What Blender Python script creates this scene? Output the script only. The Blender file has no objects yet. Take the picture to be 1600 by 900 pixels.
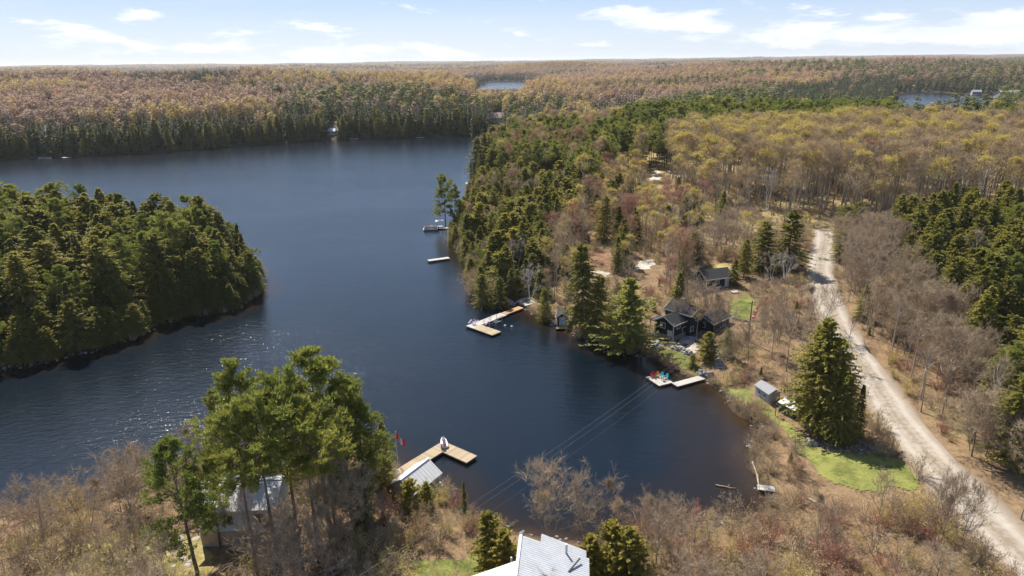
import bpy, math, random
import numpy as np
from mathutils import Matrix, Vector
R = math.radians
SC = bpy.context.scene
COL = SC.collection
rng = np.random.default_rng(7)
random.seed(7)

# ---------------------------------------------------------------- camera
CAM_H, F, PITCH, ROLL = 56.0, 1067.0, R(18.36), R(0.74)
_f = np.array([0, math.cos(PITCH), -math.sin(PITCH)])
_r0 = np.array([1.0, 0, 0]); _u0 = np.array([0, math.sin(PITCH), math.cos(PITCH)])
_r = math.cos(ROLL) * _r0 - math.sin(ROLL) * _u0
_u = math.cos(ROLL) * _u0 + math.sin(ROLL) * _r0
cd = bpy.data.cameras.new("camera"); cam = bpy.data.objects.new("camera", cd); COL.objects.link(cam)
cd.sensor_width = 36; cd.lens = F / 1600 * 36; cd.clip_start = 0.5; cd.clip_end = 60000
m = Matrix.Identity(4)
for i in range(3):
    m[i][0], m[i][1], m[i][2] = _r[i], _u[i], -_f[i]
m[2][3] = CAM_H
cam.matrix_world = m
SC.camera = cam
SC.view_settings.view_transform = 'Standard'; SC.view_settings.look = 'None'
SC.view_settings.exposure = 1.3; SC.view_settings.gamma = 1.0
SC.cycles.max_bounces = 6; SC.cycles.diffuse_bounces = 3; SC.cycles.glossy_bounces = 3
SC.cycles.transmission_bounces = 3; SC.cycles.transparent_max_bounces = 6
SC.cycles.use_denoising = True
SC.cycles.caustics_reflective = False; SC.cycles.caustics_refractive = False
SC.cycles.sample_clamp_indirect = 4.0

# ---------------------------------------------------------------- sun and sky
SUN_AZ, SUN_EL = R(-28), R(52)          # azimuth measured from straight ahead, to the right
sd = np.array([math.sin(SUN_AZ) * math.cos(SUN_EL), math.cos(SUN_AZ) * math.cos(SUN_EL), math.sin(SUN_EL)])
sl = bpy.data.lights.new("sun", 'SUN'); sl.energy = 3.6; sl.angle = R(0.53); sl.color = (1.0, 0.93, 0.81)
so = bpy.data.objects.new("sun", sl); COL.objects.link(so)
so.rotation_euler = Vector(-sd).to_track_quat('-Z', 'Y').to_euler(); so.location = (0, 0, 200)

W = bpy.data.worlds.new("World"); SC.world = W; W.use_nodes = True
class NT:
    """small helper to write node trees"""
    def __init__(s, tree): s.t = tree
    def n(s, typ, **kw):
        x = s.t.nodes.new(typ)
        for k, v in kw.items():
            if k == 'i':
                for a, b in v.items():
                    if isinstance(b, bpy.types.NodeSocket): s.t.links.new(b, x.inputs[a])
                    else: x.inputs[a].default_value = b
            else: setattr(x, k, v)
        return x
    def math(s, op, a, b=0.0, c=0.0, clamp=False):
        return s.n('ShaderNodeMath', operation=op, use_clamp=clamp, i={0: a, 1: b, 2: c}).outputs[0]
    def mix(s, f, a, b):
        x = s.n('ShaderNodeMix', data_type='RGBA', i={0: f}); x.clamp_factor = True
        for k, v in ((6, a), (7, b)):
            if isinstance(v, bpy.types.NodeSocket): s.t.links.new(v, x.inputs[k])
            else: x.inputs[k].default_value = (*v, 1) if len(v) == 3 else v
        return x.outputs[2]
    def noise(s, vec, scale, detail=3.0, rough=0.55, dist=0.0):
        x = s.n('ShaderNodeTexNoise', i={'Scale': scale, 'Detail': detail, 'Roughness': rough, 'Distortion': dist})
        if vec is not None: s.t.links.new(vec, x.inputs['Vector'])
        return x.outputs['Fac']
    def ramp(s, fac, lo, hi, a=0.0, b=1.0):
        return s.n('ShaderNodeMapRange', interpolation_type='SMOOTHSTEP', i={'Value': fac, 'From Min': lo, 'From Max': hi, 'To Min': a, 'To Max': b}).outputs[0]

t = W.node_tree; t.nodes.clear(); N = NT(t)
sky = N.n('ShaderNodeTexSky', sky_type='NISHITA'); sky.sun_disc = False
sky.sun_elevation = SUN_EL; sky.sun_rotation = SUN_AZ; sky.altitude = 200; sky.air_density = 1.0; sky.dust_density = 0.6; sky.ozone_density = 1.6
tc = N.n('ShaderNodeTexCoord').outputs['Generated']
sx = N.n('ShaderNodeSeparateXYZ', i={0: tc})
az = N.math('ARCTAN2', sx.outputs[0], sx.outputs[1])
el = N.math('ARCSINE', sx.outputs[2])
cv = N.n('ShaderNodeCombineXYZ', i={0: N.math('MULTIPLY', az, 9.0), 1: N.math('MULTIPLY', el, 36.0), 2: 0.0}).outputs[0]
n1 = N.noise(cv, 1.0, 7.0, 0.62, 0.25)
# bank of low cumulus all round the horizon, thinning upwards, with a few bigger ones in view
base = N.ramp(el, 0.0, 0.022, 0.0, 1.0)
top = N.ramp(el, 0.030, 0.085, 1.0, 0.0)
blobs = None
D2 = lambda px, py: (math.atan2((px - 800) / F * 1.0, math.cos(PITCH)), None)
for (a0, e0, wa, we, amp) in ((0.18, .052, .10, .014, .20), (0.50, .030, .26, .018, .20), (-0.08, .012, .08, .010, .11), (-0.36, .020, .12, .010, .13), (-0.53, .036, .06, .010, .14), (-0.25, .017, .06, .007, .12), (-.47, .058, .03, .006, .10), (.66, .026, .1, .014, .12)):
    da = N.math('DIVIDE', N.math('SUBTRACT', az, a0), wa); de = N.math('DIVIDE', N.math('SUBTRACT', el, e0), we)
    g = N.math('MULTIPLY', N.math('EXPONENT', N.math('MULTIPLY', N.math('ADD', N.math('MULTIPLY', da, da), N.math('MULTIPLY', de, de)), -1.0)), amp)
    blobs = g if blobs is None else N.math('ADD', blobs, g)
dens = N.math('ADD', N.math('MULTIPLY', N.math('MULTIPLY', base, top), 0.04), N.math('ADD', n1, blobs))
cl = N.ramp(dens, 0.575, 0.72)
# high thin cirrus over the whole dome
den = N.math('ADD', sx.outputs[2], 0.12)
pv = N.n('ShaderNodeCombineXYZ', i={0: N.math('DIVIDE', sx.outputs[0], den), 1: N.math('DIVIDE', sx.outputs[1], den), 2: 3.1}).outputs[0]
mp = N.n('ShaderNodeMapping', i={'Vector': pv, 'Rotation': (0, 0, 0.5), 'Scale': (0.35, 1.1, 1)}).outputs[0]
ci = N.ramp(N.noise(mp, 0.9, 6.0, 0.6, 0.6), 0.47, 0.80, 0.0, 0.38)
ci = N.math('MULTIPLY', ci, N.ramp(el, 0.01, 0.06))
low = N.mix(N.ramp(el, 0.0, 0.14), (4.5, 5.2, 6.2), (2.1, 3.4, 5.9))   # daylight air: milky at the horizon, clear blue above
hz = N.ramp(el, 0.05, 0.7, 0.85, 0.0)
skyc = N.mix(hz, sky.outputs[0], low)
skyc = N.mix(ci, skyc, (5.4, 5.9, 6.7))
cloudc = N.mix(N.ramp(n1, 0.45, 0.75), (6.1, 6.5, 7.0), (8.2, 8.2, 8.2))
skyc = N.mix(N.math('MULTIPLY', N.math('MULTIPLY', cl, 0.92), N.ramp(el, -0.002, 0.012)), skyc, cloudc)
bg = N.n('ShaderNodeBackground', i={'Color': skyc, 'Strength': 0.064})
N.n('ShaderNodeOutputWorld', i={0: bg.outputs[0]})

# ---------------------------------------------------------------- geometry helpers
def ray(px, py):
    X, Y = (np.asarray(px, float) - 800) / F, (np.asarray(py, float) - 450) / F
    return _f + X[..., None] * _r - Y[..., None] * _u
def at(px, py, z=0.0):
    """world point seen at photo pixel px,py when it lies at height z"""
    d = ray(px, py); s = (np.asarray(z, float) - CAM_H) / d[..., 2]
    return s[..., None] * d + np.array([0, 0, CAM_H])
def project(P):
    P = np.atleast_2d(P) - np.array([0, 0, CAM_H]); w = P @ _f
    w = np.where(w > 0.1, w, 0.1)
    return 800 + (P @ _r) / w * F, 450 - (P @ _u) / w * F, w
def vnoise(x, y, sc, seed=0):
    x = np.asarray(x, float) / sc + 37.7 * seed; y = np.asarray(y, float) / sc - 11.3 * seed
    xi, yi = np.floor(x).astype(np.int64), np.floor(y).astype(np.int64); fx, fy = x - xi, y - yi
    fx, fy = fx * fx * (3 - 2 * fx), fy * fy * (3 - 2 * fy)
    def h(a, b):
        k = (a * 374761393 + b * 668265263 + seed * 1442695041) & 0x7fffffff
        k = ((k ^ (k >> 13)) * 1274126177) & 0x7fffffff
        return ((k ^ (k >> 16)) & 0xffff) / 65535.0
    return (h(xi, yi) * (1 - fx) + h(xi + 1, yi) * fx) * (1 - fy) + (h(xi, yi + 1) * (1 - fx) + h(xi + 1, yi + 1) * fx) * fy
def fbm(x, y, sc, seed=0, o=3):
    return sum(vnoise(x, y, sc / 2 ** k, seed + k) * .5 ** k for k in range(o)) / sum(.5 ** k for k in range(o))
def inside(x, y, poly):
    r = np.zeros(np.shape(x), bool); n = len(poly)
    for i in range(n):
        x1, y1 = poly[i][:2]; x2, y2 = poly[(i + 1) % n][:2]
        if y1 == y2: continue
        r ^= ((y1 > y) != (y2 > y)) & (x < (x2 - x1) * (y - y1) / (y2 - y1) + x1)
    return r
def pdist(x, y, poly, closed=True):
    d = np.full(np.shape(x), 1e9); n = len(poly)
    for i in range(n if closed else n - 1):
        ax, ay = poly[i][:2]; bx, by = poly[(i + 1) % n][:2]
        dx, dy = bx - ax, by - ay; L = dx * dx + dy * dy + 1e-9
        k = np.clip(((x - ax) * dx + (y - ay) * dy) / L, 0, 1)
        np.minimum(d, (x - ax - k * dx) ** 2 + (y - ay - k * dy) ** 2, out=d)
    return np.sqrt(d)
def wp(pts, z=0.0):
    a = np.array(pts, float); return at(a[:, 0], a[:, 1], z)[:, :2]

# ---------------------------------------------------------------- the shape of the land
LAKE = wp([(-200, 258), (0, 250), (60, 247), (105, 246), (170, 243), (250, 239), (320, 233), (400, 227), (470, 222), (520, 219), (560, 217.5), (610, 217), (660, 215.5), (700, 214), (740, 212), (790, 209),
  (782, 222), (772, 236), (758, 256), (746, 274), (738, 292), (731, 312), (722, 337), (714, 354), (703, 372), (704, 389), (722, 399), (735, 411), (738, 430), (735, 455), (747, 468), (775, 470), (800, 473), (817, 479), (832, 489),
  (850, 498), (872, 509), (890, 518), (915, 530), (945, 542), (975, 551), (1003, 554), (1025, 565), (1045, 577), (1070, 588), (1105, 596), (1125, 610), (1138, 630), (1150, 645), (1172, 655), (1188, 668), (1190, 690),
  (1178, 705), (1176, 730), (1186, 755), (1190, 775), (1200, 790), (1212, 804), (1190, 815), (1150, 819), (1110, 822), (1060, 830), (1000, 842), (940, 852), (880, 847), (830, 840), (790, 834), (765, 822), (740, 803),
  (715, 787), (697, 770), (687, 757), (660, 757), (640, 754), (625, 742), (612, 728), (590, 724), (550, 726), (500, 732), (440, 738), (380, 738), (330, 734), (280, 742), (240, 752), (200, 768), (150, 787), (100, 797), (50, 802),
  (0, 808), (-120, 822)])
LAKE = np.vstack([LAKE, [(-90, 52), (-190, 60), (-420, 120), (-520, 300)]])
tip = wp([(408, 468)])[0]
ISLE = np.vstack([wp([(0, 578), (60, 567), (110, 557), (150, 547), (200, 531), (235, 517), (262, 505), (300, 496), (340, 489), (372, 482), (388, 470)]),
  [(-64, 168), (-70, 181), (-80, 198), (-105, 214), (-150, 226), (-200, 232), (-260, 228), (-300, 200), (-290, 160), (-230, 140), (-160, 128)]])
FARW = [wp([(748, 133), (765, 127.5), (800, 126.5), (822, 127), (820, 150), (745, 150)]),
        wp([(1405, 147), (1425, 143.5), (1470, 145), (1535, 148), (1560, 156), (1540, 182), (1390, 182)])]
def shore(x, y):
    """signed distance to the waterline, positive on land"""
    x, y = np.asarray(x, float), np.asarray(y, float)
    wob = (vnoise(x, y, 6, 3) - .5) * 1.6 + (vnoise(x, y, 2.2, 5) - .5) * .7
    d = pdist(x, y, LAKE); w = inside(x, y, LAKE)
    di = pdist(x, y, ISLE); ii = inside(x, y, ISLE)
    s = np.where(w & ~ii, -np.minimum(d, di), np.where(ii, di, d))
    for p in FARW:
        q = pdist(x, y, p); q = np.where(inside(x, y, p), -q, q)
        s = np.where(np.abs(q) < np.abs(s), q, s)
    return s + wob
def hgt(x, y, s=None):
    x, y = np.asarray(x, float), np.asarray(y, float)
    if s is None: s = shore(x, y)
    d = np.maximum(s, 0); r = np.hypot(x, y)
    k = np.clip(d / 60, 0, 1)
    h = .45 * (1 - np.exp(-d / 1.0)) + 4.0 * (1 - np.exp(-d / 38)) + 4.5 * (1 - np.exp(-d / 220)) + (fbm(x, y, 55, 1) - .5) * 4 * k
    az_ = np.arctan2(x, y); val = np.clip(1.6 - np.abs(az_ + .016) / .042, 0, 1) * (r < 2300) + np.clip(1.6 - np.abs(az_ - .595) / .07, 0, 1) * (r > 430) * (r < 1150)   # two shallow valleys with the ponds
    far = np.clip((r - 450) / 700, 0, 1) * (1 - .93 * val)
    h = h + far * ((fbm(x, y, 620, 11) - .40) * 62 * np.clip((d - 60) / 350, 0, 1))
    h = h + np.clip((r - 3500) / 9000, 0, 1) * (fbm(x, y, 3200, 21) * 50 + 10) * np.clip(d / 150, 0, 1)
    h = h + 8.5 * (1 - np.exp(-d / 60)) * np.clip((y - 390) / 60, 0, 1) * np.clip((70 - x) / 80, 0, 1) * (1 - .75 * val) * np.clip(1 - (r - 800) / 900, 0, 1)   # the far shore climbs at once
    h = h + 9 * np.clip((y - 215) / 170, 0, 1) * np.clip((x - 25) / 60, 0, 1) * np.clip(1 - (r - 400) / 130, 0, 1) * np.clip(d / 60, 0, 1)   # slope under the hardwood stand
    return np.where(s > 0, h, np.maximum(s * .25, -2.5))
def land(px, py, up=0.0):
    """world point on the ground (or `up` metres above it) seen at a photo pixel"""
    px, py = np.atleast_1d(np.asarray(px, float)), np.atleast_1d(np.asarray(py, float))
    z = np.full(px.shape, 3.0) + up
    for _ in range(25):
        p = at(px, py, z); z = .5 * z + .5 * (hgt(p[:, 0], p[:, 1]) + up)
    return at(px, py, z)
def land1(px, py, up=0.0): return land(px, py, up)[0]
def gz(x, y): return float(hgt(np.array([x]), np.array([y]))[0])

def mk_mesh(name, V, faces, mats=(), mi=None, smooth=False, attrs=None):
    """faces: list of int arrays (n,k); mi: list of material indices, one per array"""
    me = bpy.data.meshes.new(name); V = np.asarray(V, np.float32)
    me.vertices.add(len(V)); me.vertices.foreach_set('co', V.ravel())
    faces = [np.asarray(f, np.int32) for f in faces if len(f)]
    nl = sum(f.size for f in faces); nf = sum(len(f) for f in faces)
    me.loops.add(nl); me.loops.foreach_set('vertex_index', np.concatenate([f.ravel() for f in faces]))
    me.polygons.add(nf)
    tot = np.concatenate([np.full(len(f), f.shape[1], np.int32) for f in faces])
    st = np.concatenate([[0], np.cumsum(tot)[:-1]]).astype(np.int32)
    me.polygons.foreach_set('loop_start', st)
    if mi is not None: me.polygons.foreach_set('material_index', np.concatenate([np.full(len(f), k, np.int32) for f, k in zip(faces, mi)]))
    me.polygons.foreach_set('use_smooth', np.full(nf, smooth))
    for mt in mats: me.materials.append(mt)
    for k, (typ, a) in (attrs or {}).items():
        at_ = me.attributes.new(k, typ, 'POINT'); at_.data.foreach_set('vector' if typ == 'FLOAT_VECTOR' else 'value', np.asarray(a).ravel())
    me.update(calc_edges=True)
    return me
def link(name, data, parent=None, loc=(0, 0, 0), rz=0.0):
    o = bpy.data.objects.new(name, data); COL.objects.link(o)
    o.location = loc; o.rotation_euler = (0, 0, rz)
    if parent is not None: o.parent = parent
    return o
def tag(o, label=None, cat=None, group=None, kind=None):
    for k, v in (('label', label), ('category', cat), ('group', group), ('kind', kind)):
        if v: o[k] = v
    return o
def thing(name, label, cat, loc, rz=0.0, group=None):
    return tag(link(name, None, None, tuple(float(v) for v in loc), rz), label, cat, group)
class MB:
    """collects solids into one mesh"""
    def __init__(s): s.v, s.f = [], []
    def add(s, V, Fs):
        b = len(s.v); s.v += [tuple(map(float, p)) for p in V]; s.f += [tuple(b + i for i in f) for f in Fs]; return s
    def box(s, c, d, rz=0.0, tilt=None):
        q = [(x * d[0] / 2, y * d[1] / 2, z * d[2] / 2) for x in (-1, 1) for y in (-1, 1) for z in (-1, 1)]
        M = Matrix.Rotation(rz, 3, 'Z')
        if tilt: M = M @ Matrix.Rotation(tilt[1], 3, tilt[0])
        q = [M @ Vector(p) + Vector(c) for p in q]
        return s.add(q, [(0, 1, 3, 2), (4, 6, 7, 5), (0, 4, 5, 1), (2, 3, 7, 6), (0, 2, 6, 4), (1, 5, 7, 3)])
    def tube(s, p, r, n=6):
        p = [Vector(a) for a in p]; rs = r if isinstance(r, (list, tuple)) else [r] * len(p); V = []
        for i, a in enumerate(p):
            d = (p[min(i + 1, len(p) - 1)] - p[max(i - 1, 0)]).normalized()
            u = d.cross(Vector((0, 0, 1)) if abs(d.z) < .9 else Vector((1, 0, 0))).normalized(); w = d.cross(u)
            V += [a + (u * math.cos(6.2832 * k / n) + w * math.sin(6.2832 * k / n)) * rs[i] for k in range(n)]
        Fs = [(i * n + k, i * n + (k + 1) % n, (i + 1) * n + (k + 1) % n, (i + 1) * n + k) for i in range(len(p) - 1) for k in range(n)]
        return s.add(V, Fs + [tuple(range(n))[::-1], tuple(range((len(p) - 1) * n, len(p) * n))])
    def loft(s, rings, caps=True):
        n = len(rings[0]); V = [q for r in rings for q in r]
        Fs = [(i * n + k, i * n + (k + 1) % n, (i + 1) * n + (k + 1) % n, (i + 1) * n + k) for i in range(len(rings) - 1) for k in range(n)]
        if caps: Fs += [tuple(range(n))[::-1], tuple(range((len(rings) - 1) * n, len(rings) * n))]
        return s.add(V, Fs)
    def prism(s, prof, x0, x1):
        """profile in the y,z plane, run along x"""
        return s.loft([[(x0, y, z) for y, z in prof], [(x1, y, z) for y, z in prof]])
    def rock(s, c, d, seed):
        rd = random.Random(seed); rings = []
        for i, (zz, rr) in enumerate(((-.5, .8), (-.1, 1.0), (.28, .85), (.5, .45))):
            rings.append([(c[0] + d[0] * .5 * rr * math.cos(a) * rd.uniform(.8, 1.15), c[1] + d[1] * .5 * rr * math.sin(a) * rd.uniform(.8, 1.15), c[2] + d[2] * zz) for a in [k * 6.2832 / 7 + .2 * i for k in range(7)]])
        return s.loft(rings)
    def mesh(s, name, mat, smooth=False):
        me = bpy.data.meshes.new(name); me.from_pydata(s.v, [], s.f); me.materials.append(mat)
        if smooth: me.polygons.foreach_set('use_smooth', [True] * len(me.polygons))
        me.update(); return me
    def build(s, name, mat, parent=None, loc=(0, 0, 0), rz=0.0, smooth=False):
        return link(name, s.mesh(name, mat, smooth), parent, loc, rz)

# ---------------------------------------------------------------- materials
MATS = {}
def newmat(name):
    mt = bpy.data.materials.new(name); mt.use_nodes = True; mt.node_tree.nodes.clear(); return mt, NT(mt.node_tree)
def plain(name, col, rough=.7, var=.18, scale=3.0, metal=0.0, bump=0.0, spec=.3, col2=None, stretch=None):
    """solid colour with procedural grain: two noises at different sizes and an optional fine relief"""
    if name in MATS: return MATS[name]
    mt, n = newmat(name)
    v = n.n('ShaderNodeTexCoord').outputs['Object']
    if stretch: v = n.n('ShaderNodeMapping', i={'Vector': v, 'Scale': stretch}).outputs[0]
    a, b = n.noise(v, scale, 4, .6), n.noise(v, scale * 6.3, 3, .6)
    f = n.math('ADD', n.math('MULTIPLY', a, .65), n.math('MULTIPLY', b, .35))
    lo = tuple(c * (1 - var) for c in col); hi = tuple(min(1, c * (1 + var)) for c in (col2 or col))
    rnd = n.n('ShaderNodeObjectInfo').outputs['Random']
    f = n.math('ADD', n.ramp(f, .3, .7), n.math('MULTIPLY', n.math('SUBTRACT', rnd, .5), .5), clamp=True)
    c = n.mix(f, lo, hi)
    p = n.n('ShaderNodeBsdfPrincipled', i={'Base Color': c, 'Roughness': rough, 'Metallic': metal, 'Specular IOR Level': spec})
    if bump: n.t.links.new(n.n('ShaderNodeBump', i={'Height': b, 'Strength': bump, 'Distance': .05}).outputs[0], p.inputs['Normal'])
    n.n('ShaderNodeOutputMaterial', i={0: p.outputs[0]}); MATS[name] = mt; return mt
def foliage(name, c1, c2, trans=.25, rough=.6, rv=.6, pc=None, pth=(.5, .62), ps=90.0):
    """leaves, needles or twigs: a tone per tree, a drift from stand to stand, light passing through"""
    mt, n = newmat(name); oi = n.n('ShaderNodeObjectInfo')
    g = n.n('ShaderNodeNewGeometry')
    cl = n.noise(g.outputs['Position'], .9, 2, .6); fine = n.noise(g.outputs['Position'], 5.0, 2, .6)
    f = n.math('ADD', n.math('MULTIPLY', oi.outputs['Random'], rv), n.math('MULTIPLY', n.ramp(cl, .3, .7), .3))
    f = n.math('ADD', f, n.math('MULTIPLY', fine, .12), clamp=True)
    c = n.mix(f, c1, c2)
    if pc:
        pf = n.ramp(n.noise(oi.outputs['Location'], 1 / ps, 2, .5), *pth)
        c = n.mix(n.math('MULTIPLY', pf, n.ramp(oi.outputs['Random'], 0, 1, .35, 1)), c, pc)
    p = n.n('ShaderNodeBsdfPrincipled', i={'Base Color': c, 'Roughness': rough, 'Specular IOR Level': .25})
    if trans:
        tr = n.n('ShaderNodeBsdfTranslucent', i={'Color': c}); mx = n.n('ShaderNodeMixShader', i={0: trans, 1: p.outputs[0], 2: tr.outputs[0]}); out = mx.outputs[0]
    else: out = p.outputs[0]
    n.n('ShaderNodeOutputMaterial', i={0: out}); MATS[name] = mt; return mt

# ---------------------------------------------------------------- ground sheet
def polar(r0, r1, nr, na, half):
    rr = np.geomspace(r0, r1, nr); aa = np.linspace(-half, half, na)
    Rg, A = np.meshgrid(rr, aa, indexing='ij')
    X, Y = Rg * np.sin(A), Rg * np.cos(A)
    i = np.arange(nr * na).reshape(nr, na)
    q = np.stack([i[:-1, :-1], i[:-1, 1:], i[1:, 1:], i[1:, :-1]], -1).reshape(-1, 4)
    return X.ravel(), Y.ravel(), q
def ground_material():
    mt, n = newmat('forest_floor')
    g = n.n('ShaderNodeNewGeometry'); P = g.outputs['Position']; s = n.n('ShaderNodeAttribute', attribute_name='shore').outputs['Fac']
    a, b, c_, d_ = n.noise(P, .05, 4), n.noise(P, .35, 4, .65), n.noise(P, 2.2, 4, .7), n.noise(P, .012, 3)
    col = n.mix(n.ramp(b, .3, .7), (.13, .085, .052), (.235, .16, .092))
    col = n.mix(n.ramp(c_, .42, .75, 0, .7), col, (.30, .215, .125))
    col = n.mix(n.ramp(a, .56, .72, 0, .55), col, (.135, .13, .048))
    col = n.mix(n.ramp(n.noise(P, .9, 3, .6), .58, .72, 0, .75), col, (.09, .058, .036))
    col = n.mix(n.math('MULTIPLY', n.n('ShaderNodeAttribute', attribute_name='duff').outputs['Fac'], .85), col, (.045, .034, .020))   # dark needle litter under the evergreens
    col = n.mix(n.math('MULTIPLY', n.n('ShaderNodeAttribute', attribute_name='grassy').outputs['Fac'], n.ramp(b, .3, .6, .35, .9)), col, (.33, .26, .125))   # pale dead grass under the hardwoods
    wet = n.ramp(s, 0, 2.2, 1, 0)
    col = n.mix(wet, col, (.06, .045, .028))
    dist = n.n('ShaderNodeVectorMath', operation='LENGTH', i={0: P}).outputs['Value']
    farc = n.mix(n.ramp(n.noise(P, .004, 5, .65), .42, .62), (.105, .08, .05), (.035, .042, .024))
    farc = n.mix(n.ramp(d_, .5, .62, 0, .6), farc, (.14, .11, .055))
    col = n.mix(n.ramp(dist, 1500, 3200), col, farc)
    bmp = n.n('ShaderNodeBump', i={'Height': c_, 'Strength': .6, 'Distance': .2}).outputs[0]
    p = n.n('ShaderNodeBsdfPrincipled', i={'Base Color': col, 'Roughness': .95, 'Specular IOR Level': .1, 'Normal': bmp})
    n.n('ShaderNodeOutputMaterial', i={0: p.outputs[0]}); return mt
X, Y, q = polar(22, 26000, 430, 520, R(84))
S = shore(X, Y); Z = hgt(X, Y, S)
gm = mk_mesh('ground', np.stack([X, Y, Z], 1), [q], [ground_material()], smooth=True, attrs={'shore': ('FLOAT', np.clip(S, -30, 60)), 'duff': ('FLOAT', np.maximum(inside(X, Y, ISLE) * 1.0, (np.hypot(X, Y) > 340) * np.clip((70 - S) / 30, 0, 1))), 'grassy': ('FLOAT', np.clip((Y - 185) / 30, 0, 1) * np.clip((X - 40) / 30, 0, 1) * np.clip((480 - Y) / 60, 0, 1))})
tag(link('ground', gm), 'leaf-littered woodland ground running from the near bank to the horizon', None, None, 'structure')

# ---------------------------------------------------------------- water sheet
def water_material():
    mt, n = newmat('lake_water')
    P = n.n('ShaderNodeNewGeometry').outputs['Position']; s = n.n('ShaderNodeAttribute', attribute_name='shore').outputs['Fac']
    sh = n.n('ShaderNodeAttribute', attribute_name='shallow').outputs['Fac']
    edge = n.math('ADD', sh, n.math('MULTIPLY', n.math('SUBTRACT', n.noise(P, .22, 3), .5), .3))
    col = n.mix(n.ramp(edge, 0, .85), (.0019, .0060, .0118), (.013, .0085, .0055))
    col = n.mix(n.ramp(edge, .72, 1.05, 0, .85), col, (.042, .025, .011))
    # wind ripples in two sizes, calmer in patches
    m1 = n.n('ShaderNodeMapping', i={'Vector': P, 'Rotation': (0, 0, R(24)), 'Scale': (.45, 1.0, 1)}).outputs[0]
    m2 = n.n('ShaderNodeMapping', i={'Vector': P, 'Rotation': (0, 0, R(-14)), 'Scale': (.6, 1.0, 1)}).outputs[0]
    w1, w2, w3 = n.noise(m1, .95, 4, .6, .3), n.noise(m2, 2.7, 3, .65, .2), n.noise(m1, .12, 2, .5)
    patch = n.ramp(n.noise(n.n('ShaderNodeMapping', i={'Vector': P, 'Scale': (.35, 1, 1)}).outputs[0], .028, 4, .6), .36, .62, .80, 1.05)
    h = n.math('ADD', n.math('MULTIPLY', w1, .62), n.math('ADD', n.math('MULTIPLY', w2, .30), n.math('MULTIPLY', w3, .6)))
    calm = n.math('MULTIPLY', patch, n.ramp(s, -16, -1, 1.0, .35))
    bmp = n.n('ShaderNodeBump', i={'Height': h, 'Strength': calm, 'Distance': .17}).outputs[0]
    p = n.n('ShaderNodeBsdfPrincipled', i={'Base Color': col, 'Roughness': .16, 'IOR': 1.33, 'Specular IOR Level': .5, 'Normal': bmp})
    n.n('ShaderNodeOutputMaterial', i={0: p.outputs[0]}); return mt
Xw, Yw, qw = polar(40, 3200, 260, 300, R(84))
Sw = shore(Xw, Yw); keep = (Sw < 4)[qw].any(1)
used = np.unique(qw[keep]); remap = np.zeros(len(Xw), np.int64); remap[used] = np.arange(len(used))
SHL = 8 + 13 * np.clip((Xw - 5) / 22, 0, 1) * np.clip((122 - Yw) / 25, 0, 1)
wm = mk_mesh('lake_water', np.stack([Xw, Yw, Xw * 0], 1)[used], [remap[qw[keep]]], [water_material()], smooth=True, attrs={'shore': ('FLOAT', np.clip(Sw, -60, 10)[used]), 'shallow': ('FLOAT', np.clip(1 + Sw / SHL, 0, 1.2)[used])})
tag(link('lake_water', wm), 'dark blue lake with wind ripples between the wooded shores', None, None, 'structure')

# ---------------------------------------------------------------- road, lawns, bare ground draped on the land
def drape(name, poly, cell, lift, mat, label, wob=1.1):
    poly = np.asarray(poly); x0, y0 = poly.min(0) - 1; x1, y1 = poly.max(0) + 1
    xs, ys = np.arange(x0, x1, cell), np.arange(y0, y1, cell); gx, gy = np.meshgrid(xs, ys, indexing='ij')
    wx, wy = (vnoise(gx, gy, 2.0, 8) - .5) * 2 * wob, (vnoise(gx, gy, 2.0, 9) - .5) * 2 * wob
    ins = inside(gx + wx, gy + wy, poly)
    i = np.arange(gx.size).reshape(gx.shape); c = ins[:-1, :-1] & ins[1:, :-1] & ins[:-1, 1:] & ins[1:, 1:]
    qd = np.stack([i[:-1, :-1], i[1:, :-1], i[1:, 1:], i[:-1, 1:]], -1)[c]
    u = np.unique(qd); rm = np.zeros(gx.size, np.int64); rm[u] = np.arange(len(u))
    fx, fy = gx.ravel()[u], gy.ravel()[u]
    V = np.stack([fx, fy, hgt(fx, fy) + lift + (vnoise(fx, fy, .8, 4) - .5) * .04], 1)
    o = link(name, mk_mesh(name, V, [rm[qd]], [mat], smooth=True))
    return tag(o, label, None, None, 'structure')
LAND_MATS = dict(
    lawn=plain('lawn_grass', (.072, .102, .024), .9, .4, .45, col2=(.150, .152, .045), spec=.1, bump=.4),
    dry=plain('dry_grass', (.18, .16, .055), .95, .4, .3, col2=(.26, .21, .09), spec=.1, bump=.4),
    mulch=plain('mulch', (.16, .09, .055), .95, .3, .5, col2=(.23, .13, .08), spec=.1, bump=.4),
    gravel=plain('pale_gravel', (.32, .285, .24), .95, .25, .6, col2=(.40, .36, .31), spec=.1, bump=.4))
def gpoly(pts): return land([p[0] for p in pts], [p[1] for p in pts])[:, :2]
LAWN_SHORE = gpoly([(1020, 545), (1036, 541), (1050, 548), (1075, 557), (1092, 566), (1099, 583), (1097, 592), (1078, 585), (1060, 576), (1040, 565), (1028, 556)])
LAWN_ROAD = gpoly([(1128, 600), (1150, 604), (1172, 612), (1186, 622), (1206, 641), (1240, 662), (1264, 688), (1300, 704), (1370, 712), (1430, 729), (1434, 742), (1426, 764), (1390, 768), (1340, 764), (1296, 752), (1262, 726), (1232, 690), (1205, 657), (1180, 638), (1155, 625), (1136, 612)])
LAWN_YARD = gpoly([(1136, 470), (1160, 461), (1180, 466), (1190, 482), (1176, 497), (1152, 499), (1138, 487)])
LAWN_BACK = gpoly([(1096, 424), (1110, 413), (1140, 412), (1160, 424), (1146, 430)])
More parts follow.
